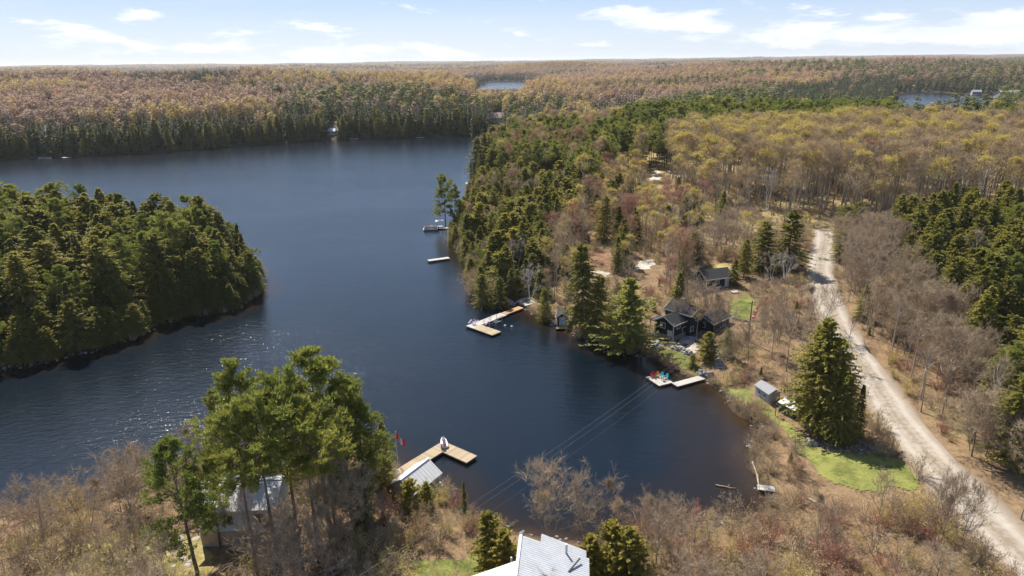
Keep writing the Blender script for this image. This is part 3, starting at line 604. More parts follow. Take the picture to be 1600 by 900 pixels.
# ---------------------------------------------------------------- where each kind grows (zones traced on the photograph, laid out on the ground)
ZONES = [   # name, outline of the crowns in the photo, spacing, {kind: share}, (min h, max h)
 ('the cedar bank', [(700, 330), (718, 296), (745, 268), (800, 272), (880, 272), (905, 300), (890, 345), (850, 375), (846, 430), (800, 480), (725, 480), (728, 410), (690, 395)], 4.3, dict(cedar_tree=.52, hemlock_tree=.13, golden_cedar=.08, pine_tree=.04, bare_tree=.05, tan_budding_tree=.07, red_maple_tree=.05, spreading_tree=.06), (8, 13)),
 ('the far point pines', [(755, 255), (775, 215), (800, 195), (900, 188), (960, 205), (940, 250), (900, 275), (820, 275)], 5.2, dict(pine_tree=.60, hemlock_tree=.06, cedar_tree=.05, red_maple_tree=.08, tan_budding_tree=.12, budding_tree=.09), (13, 19)),
 ('the distant pine belt', [(900, 215), (980, 180), (1060, 165), (1150, 152), (1215, 158), (1400, 150), (1700, 144), (1700, 195), (1400, 197), (1225, 201), (1130, 206), (1060, 212), (1000, 226), (930, 236)], 5.5, dict(pine_tree=.86, hemlock_tree=.08, budding_tree=.06), (14, 20)),
 ('the hardwood stand', [(985, 228), (1020, 215), (1130, 206), (1230, 201), (1400, 197), (1700, 195), (1700, 288), (1420, 284), (1290, 270), (1200, 268), (1130, 262), (1060, 246), (1010, 238)], 4.4, dict(budding_tree=.36, tan_budding_tree=.30, bare_tree=.33, red_maple_tree=.01), (17.5, 22)),
 ('the evergreen clump', [(1400, 352), (1450, 325), (1640, 325), (1700, 700), (1585, 690), (1555, 600), (1510, 505), (1440, 440)], 4.6, dict(hemlock_tree=.46, cedar_tree=.22, pine_tree=.10, bare_tree=.12, spreading_tree=.06, spruce_tree=.04), (10, 15.5)),
 ('the hardwood edge', [(1120, 330), (1290, 347), (1420, 350), (1700, 352), (1700, 385), (1400, 382), (1330, 372), (1290, 368), (1110, 362)], 4.5, dict(bare_shrub=.5, tan_shrub=.5), (1.0, 1.8)),
 ('the right roadside', [(1280, 375), (1310, 345), (1400, 345), (1440, 440), (1520, 510), (1560, 610), (1700, 740), (1700, 800), (1580, 770), (1500, 690), (1420, 600), (1360, 520), (1310, 450)], 4.0, dict(bare_tree=.50, spreading_tree=.28, tan_budding_tree=.12, cedar_tree=.05, red_maple_tree=.05), (7.5, 12)),
 ('the cottage grove', [(1095, 420), (1100, 330), (1290, 335), (1290, 430), (1300, 500), (1360, 590), (1390, 650), (1300, 640), (1230, 580), (1130, 580), (1120, 530), (1150, 460)], 5.0, dict(bare_tree=.44, spreading_tree=.22, budding_tree=.10, tan_budding_tree=.14, red_maple_tree=.05, hemlock_tree=.05), (7, 11.5)),
 ('the woods behind the docks', [(840, 440), (850, 372), (890, 345), (905, 290), (950, 240), (1010, 262), (1110, 320), (1100, 420), (1040, 470), (990, 480), (920, 480)], 4.6, dict(bare_tree=.26, tan_budding_tree=.16, budding_tree=.16, red_maple_tree=.12, cedar_tree=.13, hemlock_tree=.11, spreading_tree=.06), (8, 13)),
 ('the shaded bank', [(840, 440), (1030, 440), (1035, 540), (1000, 560), (920, 545), (840, 510)], 4.2, dict(hemlock_tree=.30, cedar_tree=.22, red_maple_tree=.16, spreading_tree=.20, bare_tree=.12), (6, 11)),
 ('the bay brush', [(1105, 590), (1180, 640), (1240, 680), (1330, 745), (1330, 815), (1200, 820), (1160, 700)], 2.3, dict(bare_shrub=.42, tan_shrub=.36, red_shrub=.10, yellow_shrub=.07, spreading_tree=.05), (1.6, 3.4)),
 ('the near right thicket', [(980, 800), (1180, 780), (1330, 745), (1440, 750), (1560, 850), (1660, 960), (960, 960)], 2.45, dict(bare_shrub=.46, tan_shrub=.29, red_shrub=.10, yellow_shrub=.16, spreading_tree=.16, golden_cedar=.01), (2.1, 4.5)),
 ('the near left thicket', [(-200, 700), (310, 660), (640, 760), (760, 770), (990, 800), (990, 1000), (-200, 1000)], 2.7, dict(bare_shrub=.36, tan_shrub=.22, yellow_shrub=.12, red_shrub=.06, spreading_tree=.24, golden_cedar=.02), (2.2, 4.8)),
]
GENERAL = dict(bare_tree=.32, tan_budding_tree=.32, budding_tree=.24, red_maple_tree=.04, pine_tree=.06, hemlock_tree=.01)
CLEAR = []       # (x, y, radius) kept free of scattered plants
VIEW = []        # (px0, py0, px1, py1, distance): things that stay in sight; nothing scattered grows in front of them
def keep_clear(px, py, rad, up=0.0):
    p = land1(px, py, up); CLEAR.append((p[0], p[1], rad))
for px, py, rad in ((1060, 520, 9), (1085, 520, 8), (1075, 545, 6), (1120, 447, 5.5), (1136, 440, 4), (1140, 503, 4), (882, 505, 2.6), (1190, 620, 3.2), (1228, 645, 2.6), (655, 745, 4), (860, 890, 9), (800, 895, 7), (850, 870, 6), (365, 840, 7), (400, 835, 6), (1197, 763, 1.5), (1112, 575, 3), (1118, 555, 3), (305, 850, 3), (640, 735, 3), (820, 478, 4), (1320, 700, 4), (1025, 540, 3)):
    keep_clear(px, py, rad)
def inland(px, py, back):
    """a spot `back` metres behind the waterline seen at a photo pixel"""
    p = at(px, py, .3)[:2]; p = p * (1 + back / np.hypot(*p)); return np.array([p[0], p[1], gz(*p)])
FARH = {'pale': inland(521, 219, 16), 'pink': inland(778, 210, 52), 'blue': inland(88, 246, 62)}
_far = []
for q_, hw, up in ((FARH['pink'], 11, 13), (FARH['pale'], 8, 9), (FARH['blue'], 10, 12)):
    bx, by, w = project(q_); _far.append((bx[0] - hw, by[0] - up, bx[0] + hw, by[0] + 1.5, float(np.hypot(*q_[:2])) + 4))
for v in _far + [(1168, 332, 1272, 412, 176), (930, 302, 962, 356, 205), (1052, 378, 1096, 424, 160), (1326, 318, 1366, 358, 190), (1112, 300, 1148, 350, 190)]: VIEW.append(v)
for v in ((860, 484, 892, 512, 150), (1010, 545, 1100, 606, 118), (1024, 470, 1092, 545, 128), (1090, 412, 1152, 464, 172), (800, 460, 836, 490, 150), (1173, 594, 1208, 634, 103), (1207, 620, 1244, 660, 98), (612, 712, 694, 760, 78), (606, 672, 632, 734, 78),
          (795, 842, 935, 900, 60), (762, 880, 800, 900, 58), (1262, 690, 1430, 757, 90), (1175, 615, 1290, 705, 93), (1150, 462, 1180, 500, 148), (326, 770, 384, 850, 66), (915, 395, 955, 430, 185), (1000, 404, 1022, 424, 185), (1014, 266, 1032, 284, 320),
          (1182, 752, 1216, 776, 79), (1130, 755, 1160, 770, 82), (1150, 640, 1176, 700, 90), (1400, 660, 1445, 735, 90), (1440, 700, 1500, 770, 80), (1505, 780, 1600, 880, 60), (1270, 384, 1288, 412, 190), (1300, 500, 1345, 590, 120), (1360, 600, 1410, 660, 100), (650, 660, 790, 700, 95), (725, 700, 800, 800, 70), (600, 640, 640, 690, 85), (1095, 405, 1145, 424, 165),
          (1080, 770, 1215, 800, 75), (940, 760, 1080, 790, 75), (700, 700, 760, 740, 75), (1134, 494, 1148, 514, 135), (1050, 525, 1095, 556, 122), (1150, 150, 1164, 159, 600)):
    VIEW.append(v)
KEEP_POLYS = [LAWN_SHORE, LAWN_ROAD, LAWN_YARD, LAWN_BACK, LAWN_NEAR, BANK, PATHP, DRIVE, DRIVE2, YARDB, STONEBED]

TREES = []       # [kind, x, y, z, height, width factor, zone name, label or None, variant]
def top_tree(kind, px, py, h, label, wf=1.0, var=0, zone='manual'):
    """tree whose tip shows at photo pixel px,py"""
    p = land1(px, py, h); TREES.append([kind, p[0], p[1], p[2] - h, h, wf, zone, label, var])
T = top_tree
T('pine_tree', 693, 274, 19.5, 'tall white pine standing alone on the point by the pontoon dock', .95, 1)
T('pine_tree', 709, 291, 15.5, 'shorter white pine right beside the tall pine on the point', .8, 0)
T('spruce_tree', 735, 248, 13, 'thin spruce at the water by the farthest right-hand platform', .7, 1)
T('spruce_tree', 749, 252, 12, 'second thin spruce at the water by the farthest right-hand platform', .7, 2)
T('hemlock_tree', 912, 381, 20, 'very tall dark hemlock right beside the little navy boathouse', .84, 2)
T('hemlock_tree', 929, 428, 15, 'shorter dark hemlock right of the tall one by the little navy boathouse', .9, 2)
T('bushy_pine_tree', 985, 434, 15.5, 'bushy light green pine on the shore left of the navy cottage', 1.7, 0)
T('cedar_tree', 851, 450, 8, 'olive cedar at the water left of the little navy boathouse', 1.0, 1)
T('cedar_tree', 752, 428, 9, 'round cedar at the water behind the long dock, lit on top', 1.35, 1)
T('cedar_tree', 777, 433, 8.5, 'cedar at the water nearest the rocks of the long dock', 1.3, 3)
T('cedar_tree', 727, 372, 7, 'broad low cedar at the water by the swim platform', 1.5, 1)
T('hemlock_tree', 815, 345, 14, 'dark hemlock above the shore midway along the cedar bank', .9, 0)
T('hemlock_tree', 855, 318, 13, 'dark hemlock at the top of the cedar bank', .9, 2)
T('hemlock_tree', 945, 305, 14.5, 'dark pointed hemlock among leafless trees behind the docks', .95, 0)
T('hemlock_tree', 1122, 223, 14, 'lone dark hemlock at the left edge of the hardwood stand', .75, 2)
T('cedar_tree', 1130, 298, 12, 'tall olive cedar below the left edge of the hardwood stand', 1.0, 0)
T('hemlock_tree', 1062, 276, 10, 'small dark hemlock left of the hardwood stand', .8, 2)
T('bushy_pine_tree', 1045, 320, 11, 'bushy pine beside a yellow-green budding tree behind the garage', 1.2, 3)
T('budding_tree', 1012, 296, 12, 'broad yellow-green budding tree behind the bushy pine', 1.3, 2)
T('hemlock_tree', 1072, 376, 9, 'dark hemlock left of the navy garage', .9, 1)
T('hemlock_tree', 1198, 346, 13, 'dark hemlock with broad crown behind the white birches by the road', 1.3, 1)
T('hemlock_tree', 1240, 327, 15.5, 'dark hemlock overhanging the bend of the gravel road', 1.3, 0)
T('hemlock_tree', 1168, 372, 10, 'smaller dark hemlock right of the navy garage', .95, 2)
T('cedar_tree', 1150, 405, 6.5, 'low cedar at the right end of the navy garage', 1.4, 0)
T('hemlock_tree', 1345, 315, 12, 'dark hemlock right of the road bend in front of the hardwoods', 1.2, 1)
for k, (px, py, h, l) in enumerate(((1440, 328, 14.5, 'hemlock at the upper left of the evergreen clump right of the road'), (1478, 342, 15, 'hemlock with lit top in the middle of the evergreen clump'), (1522, 358, 15, 'hemlock at the right of the evergreen clump'),
    (1545, 388, 14, 'hemlock in front at the right of the evergreen clump'), (1497, 400, 13.5, 'dark hemlock at the lower front of the evergreen clump'), (1452, 366, 12.5, 'hemlock at the lower left of the evergreen clump'), (1575, 430, 13, 'hemlock at the far right below the evergreen clump'), (1590, 372, 15, 'hemlock at the right border above the evergreen clump'))):
    T('hemlock_tree', px, py, h, l, 1.05, k)
T('pine_tree', 1592, 535, 13, 'yellow-green pine at the right border beside the road', 1.2, 1)
T('cedar_tree', 1566, 555, 10, 'yellow-green cedar at the right border above the road', 1.2, 0)
T('hemlock_tree', 1296, 500, 18, 'big dark hemlock on the lawn between the green shed and the road', 1.12, 2)
T('hemlock_tree', 1318, 530, 15.5, 'dark hemlock close at the right of the big one by the green shed', 1.05, 1)
T('hemlock_tree', 1327, 585, 11.3, 'lower dark hemlock third from the green shed toward the road', 1.0, 0)
T('spruce_tree', 1352, 600, 9, 'pointed dark spruce at the road edge beside the big hemlock', .95, 0)
T('cedar_tree', 1262, 590, 7, 'low cedar at the foot of the big hemlock by the green shed', 1.2, 3)
T('birch_tree', 829, 420, 9.5, 'leaning white birch over the rocks at the long dock', 1.05, 0)
T('birch_tree', 806, 378, 10, 'pale birch in the cedars behind the long dock', .9, 1)
T('birch_tree', 1232, 396, 8, 'clump of white birch stems by the road bend', 1.0, 2)
T('birch_tree', 1208, 398, 7.5, 'white birch beside the hemlock at the road bend', .9, 0)
T('birch_tree', 1205, 272, 15, 'pale grey birch showing among the hardwoods', .7, 1)
T('red_maple_tree', 1198, 466, 7.5, 'scarlet-budded maple beside the lawn below the garage', .8, 0)
T('red_maple_tree', 790, 395, 8, 'rusty red maple among cedars behind the long dock', 1.0, 1)
T('red_maple_tree', 1050, 405, 8.5, 'rusty red maple beside the pale driveway', 1.0, 0)
T('spreading_tree', 1104, 452, 9.5, 'grey leafless tree in front of the navy cottage', 1.05, 1)
T('spreading_tree', 1132, 470, 8, 'grey leafless tree screening the right wing of the navy cottage', 1.0, 2)
T('spreading_tree', 1062, 470, 7, 'small leafless tree in front of the left gable of the navy cottage', .8, 0)
T('bare_tree', 1088, 418, 9, 'slim leafless tree at the left end of the navy garage', .9, 1)
T('bare_tree', 1076, 452, 9, 'slim leafless tree behind the left part of the navy cottage', .9, 0)
T('spreading_tree', 1120, 470, 7.5, 'small grey leafless tree right of the navy cottage', .7, 0)
T('tan_budding_tree', 1092, 478, 7, 'golden-tan budding tree at the corner of the navy cottage', 1.25, 0)
T('spreading_tree', 1175, 510, 8, 'leafless tree with crooked trunk at the grey shed', .9, 0)
T('spreading_tree', 1150, 520, 7, 'leafless tree on the bank left of the grey shed', .9, 2)
T('golden_cedar', 1108, 520, 5.5, 'low yellowish cedar between the patio and the stone steps', 1.3, 3)
T('cedar_tree', 1140, 513, 6, 'cedar right of the stone steps', 1.3, 1)
T('cedar_tree', 1084, 552, 2.8, 'small shrubby cedar at the foot of the patio', 1.8, 1)
T('bare_tree', 1262, 470, 9, 'leafless tree at the left edge of the road below the bend', .8, 0)
T('bare_tree', 1330, 500, 9, 'pale leafless tree leaning over the road', .8, 1)
for k, (px, py, h, wf, l) in enumerate(((1340, 372, 11, 1.05, 'leaning leafless tree over the right side of the road bend'), (1375, 365, 11, 1.0, 'leafless tree behind the leaning one at the road bend'), (1405, 410, 11, 1., 'leafless tree on the bank right of the road'))):
    T('spreading_tree', px, py, h, wf, k) if False else T('spreading_tree', px, py, h, l, wf, k)
# near left shore: the group of tall white pines
T('pine_tree', 482, 553, 22.5, 'tallest white pine of the group on the near left shore', 1.1, 0)
T('pine_tree', 383, 566, 20.5, 'left-hand tall white pine of the group on the near left shore', .85, 0)
T('pine_tree', 432, 604, 22, 'white pine with bare trunk crossing the near cottage wall, right of three', .9, 4)
T('pine_tree', 360, 642, 20.5, 'white pine with bare trunk crossing the near cottage wall, left of three', .8, 4)
T('pine_tree', 528, 592, 19, 'white pine at the right of the tallest in the near group', 1.05, 1)
T('pine_tree', 556, 626, 16, 'white pine toward the dock side of the near group', .9, 3)
T('pine_tree', 470, 645, 19, 'white pine at the front of the near group right of the cottage roof', 1.0, 4)
T('pine_tree', 338, 610, 15, 'small white pine at the left rear of the near group', .75, 1)
T('pine_tree', 505, 650, 15, 'white pine low in the middle of the near group', 1.05, 1)
T('pine_tree', 397, 634, 21, 'white pine with bare trunk crossing the near cottage wall, middle of three', .85, 4)
T('pine_tree', 268, 682, 17, 'separate white pine left of the near cottage', 1.0, 3)
T('pine_tree', 320, 715, 12, 'thin white pine beside the left wall of the near cottage', .75, 1)
T('cedar_tree', 594, 655, 11, 'narrow dark cedar beside the flagpole', .75, 0)
T('cedar_tree', 576, 668, 9, 'rusty cedar between the pines and the flagpole', .9, 3)
T('hemlock_tree', 560, 732, 8, 'bushy dark hemlock behind the near boathouse', .95, 1)
T('golden_cedar', 640, 748, 5.0, 'yellowish cedar in front of the near boathouse', 1.3, 1)
T('cedar_tree', 664, 752, 4.2, 'low green cedar at the corner of the near boathouse', 1.5, 3)
T('spruce_tree', 724, 750, 5.2, 'little pointed spruce at the water right of the near boathouse', .85, 0)
T('golden_cedar', 768, 800, 7, 'yellowish cedar at the shore left of the metal-roofed house', 1.0, 0)
T('golden_cedar', 786, 830, 6, 'low yellowish cedar just left of the metal-roofed house', 1.2, 3)
T('golden_cedar', 958, 816, 6.8, 'yellowish cedar at the right corner of the metal-roofed house', 1.2, 1)
T('golden_cedar', 925, 836, 5.5, 'low yellowish cedar touching the right side of the metal roof', 1.2, 0)
T('golden_cedar', 985, 828, 7, 'yellowish cedar second from the right corner of the metal-roofed house', 1.2, 3)
T('tan_budding_tree', 1110, 800, 7, 'golden budding tree in the thicket at the foot of the bay', 1.2, 1)
T('spreading_tree', 862, 742, 10, 'wide leafless tree at the shore behind the metal-roofed house', 1.0, 1)
T('spreading_tree', 925, 762, 9, 'leafless tree right of the widest one behind the metal-roofed house', .95, 2)
T('tan_budding_tree', 850, 775, 9, 'golden budding tree just behind the metal roof', .9, 0)
T('tan_budding_tree', 965, 785, 8, 'golden budding tree behind the cedars right of the metal roof', .9, 1)
T('spreading_tree', 1030, 795, 8, 'leafless tree at the foot of the bay', .95, 0)
T('red_maple_tree', 1090, 798, 7, 'reddish maple at the foot of the bay', 1.0, 1)
T('spreading_tree', 185, 722, 10, 'wide leafless tree with a dark forked trunk on the near left shore', 1.05, 0)
T('spreading_tree', 120, 755, 8, 'leafless tree left of the forked one on the near left shore', 1.0, 2)
T('spreading_tree', 45, 762, 8, 'leafless tree at the left border on the near shore', 1.0, 1)
T('spreading_tree', 500, 722, 11, 'grey leafless tree right of the near cottage', .85, 2)
T('spreading_tree', 535, 760, 8, 'leafless tree between the near cottage and the boathouse', .9, 1)
T('spreading_tree', 370, 770, 9, 'young leafless tree in front of the near cottage wall', .55, 0)
for k, (px, py, h, l) in enumerate(((1492, 752, 9, 'bare many-stemmed tree in front of the road'), (1520, 765, 9, 'bare many-stemmed tree at the edge of the road'), (1478, 768, 8, 'bare tree left of the many-stemmed one by the road'), (1245, 690, 5, 'bare sapling at the edge of the lawn'), (1178, 705, 5, 'bare dead sapling on the right bank of the bay'), (1290, 790, 8, 'bare dark tree in the thicket below the lawn'), (1385, 745, 6.5, 'bare tree at the corner of the lawn and road'))):
    T('spreading_tree', px, py, h, l, .6, k)

def rand_kind(shares, u):
    ks = list(shares); c = np.cumsum([shares[k] for k in ks]); c = c / c[-1]
    return np.array(ks, object)[np.searchsorted(c, u).clip(0, len(ks) - 1)]
def jgrid(r0, r1, sp, half=R(41)):
    n = int(2 * r1 / sp) + 2; xs = (np.arange(n) - n / 2) * sp; ys = np.arange(int(r1 / sp) + 2) * sp
    X, Y = [a.ravel() for a in np.meshgrid(xs, ys)]
    X = X + rng.uniform(-.45, .45, X.shape) * sp; Y = Y + rng.uniform(-.45, .45, X.shape) * sp
    r = np.hypot(X, Y); k = (r >= r0) & (r < r1) & (np.abs(np.arctan2(X, Y)) < half)
    return X[k], Y[k]
def blocked(x, y, z, h, wf, thin=None):
    """would this plant stand on something, or hide something that stays in sight"""
    bad = np.zeros(len(x), bool)
    for cx, cy, cr in CLEAR: bad |= (x - cx) ** 2 + (y - cy) ** 2 < (cr + .25 * wf) ** 2
    for p in KEEP_POLYS: bad |= inside(x, y, p)
    bad |= pdist(x, y, RC, False) < 3.3 + .06 * h
    bx, by, w = project(np.stack([x, y, z], 1)); tx, ty, _ = project(np.stack([x, y, z + h], 1)); hwp = wf / w * F * .7
    hid = np.zeros(len(x), bool)
    for x0, y0, x1, y1, d in VIEW: hid |= (np.hypot(x, y) < d + 1.5) & (bx + hwp > x0) & (bx - hwp < x1) & (ty < y1) & (by > y0)
    if thin is not None: hid &= ~(thin & (rng.uniform(0, 1, len(x)) < .30) & (np.hypot(x, y) > 84) & (d < 165))
    return bad | hid
def width_of(kind, h):
    base = {'pine_tree': 3.3, 'cedar_tree': 2.0, 'golden_cedar': 2.1, 'hemlock_tree': 3.2, 'spruce_tree': 1.9, 'bare_tree': 3.2, 'budding_tree': 3.4, 'tan_budding_tree': 3.2, 'red_maple_tree': 2.8, 'spreading_tree': 3.6, 'birch_tree': 2.2}
    return base.get(kind, 1.5) * h / KIND[kind]['H']
X, Y = jgrid(50, 480, 2.3, R(44)); S = shore(X, Y); Z = hgt(X, Y, S)
ok = S > .5; X, Y, Z, S = X[ok], Y[ok], Z[ok], S[ok]
px, py, w = project(np.stack([X, Y, Z + 6], 1)); r = np.hypot(X, Y)
zone = np.full(len(X), -1); ils = inside(X, Y, ISLE)
pxl, pyl, _ = project(np.stack([X, Y, Z + 1.5], 1)); pxt, pyt, _ = project(np.stack([X, Y, Z + 13.5], 1))
for k in range(len(ZONES) - 1, -1, -1):
    low = ZONES[k][4][1] < 5
    tall_ = ZONES[k][4][0] > 12
    zone[inside(pxl if low else pxt if tall_ else px, pyl if low else pyt if tall_ else py, ZONES[k][1])] = k
zone[(zone < 0) & (r < 150) & (px > 850)] = 11; zone[(zone < 0) & (r < 150) & (px <= 850) & (Y < 100)] = 12
zone[ils] = 100
far_side = (r > 300) & (Y > 300) & (px < 780) & (zone < 0); zone[far_side] = 101
u1, u2, u3 = rng.uniform(0, 1, (3, len(X)))
nn1 = fbm(X, Y, 14, 41)
for k in np.unique(zone):
    sel = np.where(zone == k)[0]
    if k == 100: nm, sp, sh, hr = 'the wooded island', 4.4, dict(cedar_tree=.44, hemlock_tree=.14, pine_tree=.13, spruce_tree=.25, dead_tree=.04), (9.5, 20)
    elif k == 101:
        nm, sp, hr = 'the far shore', 5.2, (13, 23)
        sh = dict(hemlock_tree=.30, spruce_tree=.42, cedar_tree=.04, pine_tree=.06, tan_budding_tree=.18)
    elif k < 0: nm, sp, sh, hr = 'the woods up the shore', 5.4, GENERAL, (12, 18)
    else: nm, _, sp, sh, hr = ZONES[k]
    sel = sel[u1[sel] < (2.3 / sp) ** 2]
    x, y, z, s = X[sel], Y[sel], Z[sel], S[sel]
    kd = rand_kind(sh, np.clip(u2[sel] * .65 + .35 * np.clip((nn1[sel] - .5) * 2.2 + .5, 0, .999), 0, .999) if k not in (101,) else u2[sel])
    if k == 101:
        inland = (s > 30 + 25 * vnoise(x, y, 60, 77)); kd = np.where(inland, rand_kind(GENERAL, u2[sel]), kd)
    h = hr[0] + (hr[1] - hr[0]) * u3[sel]
    h = np.where((kd == 'spreading_tree') & (h > 11), h * .7, h)
    if hr[1] < 5: h = np.where((kd == 'spreading_tree') | (kd == 'golden_cedar'), h * 1.9, h)
    if k == 100: h = h * np.clip(.55 + s / 22, .55, 1)
    h = np.where((zone[sel] == 2) & (px[sel] > 1395) & (px[sel] < 1545), h * .5, h)   # young growth before the right-hand pond
    # trees right at the water stay lower, and lean on shrubs
    if k not in (100, 101) and hr[1] >= 5: h = h * np.clip(.6 + s / 20, .6, 1)
    wv = np.array([width_of(a, b) for a, b in zip(kd, h)])
    ok = ~blocked(x, y, z, h, wv, np.isin(kd.astype(str), ['bare_tree', 'spreading_tree', 'bare_shrub', 'tan_shrub', 'tan_budding_tree']))
    for mt_ in TREES[:110]:
        if mt_[6] == 'manual' and hr[1] > 5: ok &= (x - mt_[1]) ** 2 + (y - mt_[2]) ** 2 > 2.6 ** 2
    for i in np.where(ok)[0]: TREES.append([kd[i], x[i], y[i], z[i], h[i], rng.uniform(.85, 1.2) * {'cedar_tree': 1.3, 'hemlock_tree': 1.12, 'spruce_tree': 1.1}.get(kd[i], 1.0), nm, None, int(rng.integers(0, 9))])

# evergreens and brush crowding the waterline, and an undergrowth of bushes under the woods
def more(name_of, X, Y, kinds, hr, wr, far=1e9):
    S = shore(X, Y); Z = hgt(X, Y, S); u, v = rng.uniform(0, 1, (2, len(X))); kd = rand_kind(kinds, u); h = hr[0] + (hr[1] - hr[0]) * v
    ok = ~blocked(X, Y, Z, h, h * .35, np.isin(kd.astype(str), ['bare_shrub', 'tan_shrub']))
    for i in np.where(ok)[0]: TREES.append([kd[i], X[i], Y[i], max(Z[i], -.1), h[i], rng.uniform(*wr), name_of if isinstance(name_of, str) else name_of[i], None, int(rng.integers(0, 9))])
X, Y = jgrid(60, 330, 1.5, R(44)); S = shore(X, Y); il = inside(X, Y, ISLE)
m_ = il & (S > -.1) & (S < 3.8); more('the island waterline', X[m_], Y[m_], dict(cedar_tree=.64, hemlock_tree=.28, spruce_tree=.08), (2.5, 7.5), (1.2, 1.7))
px, py, w = project(np.stack([X, Y, X * 0 + 2], 1)); bank = inside(px, py, [(700, 330), (735, 290), (780, 250), (900, 300), (850, 470), (770, 490), (720, 470), (690, 400)])
m_ = ~il & bank & (S > -.3) & (S < 4) & (rng.uniform(0, 1, len(X)) < .6); more('the cedar waterline', X[m_], Y[m_], dict(cedar_tree=.66, hemlock_tree=.1, tan_shrub=.24), (2, 6), (1.1, 1.7))
m_ = ~il & ~bank & (S > -.3) & (S < 2.6) & (rng.uniform(0, 1, len(X)) < .8); more('the bay waterline', X[m_], Y[m_], dict(bare_shrub=.44, tan_shrub=.36, red_shrub=.13, yellow_shrub=.07), (1.2, 2.6), (1.0, 1.5))
X, Y = jgrid(60, 300, 2.6, R(43)); S = shore(X, Y); px, py, w = project(np.stack([X, Y, X * 0 + 3], 1))
m_ = (S > 2.5) & ~inside(X, Y, ISLE) & (py < 760) & (fbm(X, Y, 12, 91) > .43) & ~inside(px, py, ZONES[3][1]); more('the lakeside undergrowth', X[m_], Y[m_], dict(bare_shrub=.40, tan_shrub=.34, red_shrub=.12, yellow_shrub=.10, cedar_tree=.04), (1.3, 3.0), (1.0, 1.5))
X, Y = jgrid(380, 640, 3.6, R(41)); S = shore(X, Y); m_ = (S > .2) & (S < 12) & (rng.uniform(0, 1, len(X)) < .7); X, Y = X[m_], Y[m_]; more('the far waterline', X, Y, dict(hemlock_tree=.3, spruce_tree=.6, cedar_tree=.1), (9, 19), (.9, 1.3))

# ---------------------------------------------------------------- one object per tree for those that show largest; the rest of each kind as one mass
SIZEW = {'pine_tree': 280, 'cedar_tree': 290, 'golden_cedar': 100, 'bushy_pine_tree': 20, 'hemlock_tree': 290, 'spruce_tree': 180, 'bare_tree': 290, 'budding_tree': 240, 'tan_budding_tree': 200, 'red_maple_tree': 140, 'spreading_tree': 290, 'birch_tree': 60, 'dead_tree': 40, 'bare_shrub': 290, 'tan_shrub': 290, 'yellow_shrub': 200, 'red_shrub': 200}
def scatter_group(name, label, pts, rot, scl, idx, protos, kind='stuff'):
    """one object whose points each carry one of the given meshes"""
    me = mk_points(name, pts, rot, scl, idx); o = link(name, me)
    ng = bpy.data.node_groups.new(name, 'GeometryNodeTree')
    ng.interface.new_socket('Geometry', in_out='INPUT', socket_type='NodeSocketGeometry'); ng.interface.new_socket('Geometry', in_out='OUTPUT', socket_type='NodeSocketGeometry')
    n = NT(ng); gi, go = n.n('NodeGroupInput'), n.n('NodeGroupOutput'); jn = n.n('GeometryNodeJoinGeometry')
    for pr in reversed(protos):
        one = n.n('GeometryNodeJoinGeometry') if len(pr) > 1 else None
        for me_ in pr:
            po = PROTO_OBJ.get(me_.name) or bpy.data.objects.new(me_.name, me_); PROTO_OBJ[me_.name] = po
            oi = n.n('GeometryNodeObjectInfo'); oi.inputs['Object'].default_value = po; src = oi.outputs['Geometry']
            if one: ng.links.new(src, one.inputs[0]); src = one.outputs[0]
        gt = n.n('GeometryNodeGeometryToInstance'); ng.links.new(src, gt.inputs[0]); ng.links.new(gt.outputs[0], jn.inputs[0])
    at_ = lambda nm, ty: n.n('GeometryNodeInputNamedAttribute', data_type=ty, i={'Name': nm}).outputs['Attribute']
    ip = n.n('GeometryNodeInstanceOnPoints'); ip.inputs['Pick Instance'].default_value = True
    ng.links.new(gi.outputs[0], ip.inputs['Points']); ng.links.new(jn.outputs[0], ip.inputs['Instance'])
    ng.links.new(at_('idx', 'INT'), ip.inputs['Instance Index']); ng.links.new(at_('rot', 'FLOAT_VECTOR'), ip.inputs['Rotation']); ng.links.new(at_('scl', 'FLOAT_VECTOR'), ip.inputs['Scale'])
    ng.links.new(ip.outputs[0], go.inputs[0])
    md = o.modifiers.new('scatter', 'NODES'); md.node_group = ng
    return tag(o, label, None, None, kind)
PROTO_OBJ = {}
def mk_points(name, pts, rot, scl, idx):
    me = bpy.data.meshes.new(name); pts = np.asarray(pts, np.float32); me.vertices.add(len(pts)); me.vertices.foreach_set('co', pts.ravel())
    for k, ty, a in (('rot', 'FLOAT_VECTOR', rot), ('scl', 'FLOAT_VECTOR', scl), ('idx', 'INT', idx)):
        t_ = me.attributes.new(k, ty, 'POINT'); t_.data.foreach_set('vector' if ty == 'FLOAT_VECTOR' else 'value', np.asarray(a, np.float32 if ty != 'INT' else np.int32).ravel())
    return me
def add_tree(kind, x, y, z, h, wf, zone, label, var, grp=None):
    K = KIND[kind]; tm, cm = K['p'][var % len(K['p'])]; s = h / K['H']; shr = 'shrub' in kind
    o = thing(kind, label, 'bush' if shr else 'tree', (x, y, z - .12), random.uniform(0, 6.283), grp)
    o.scale = (s * wf, s * wf, s)
    if not shr: o.rotation_euler = (random.gauss(0, .025), random.gauss(0, .025), o.rotation_euler[2])
    link('trunk' if not shr else 'stems', tm, o); link('crown' if not shr else 'twigs', cm, o)
    return o
KEPT = []
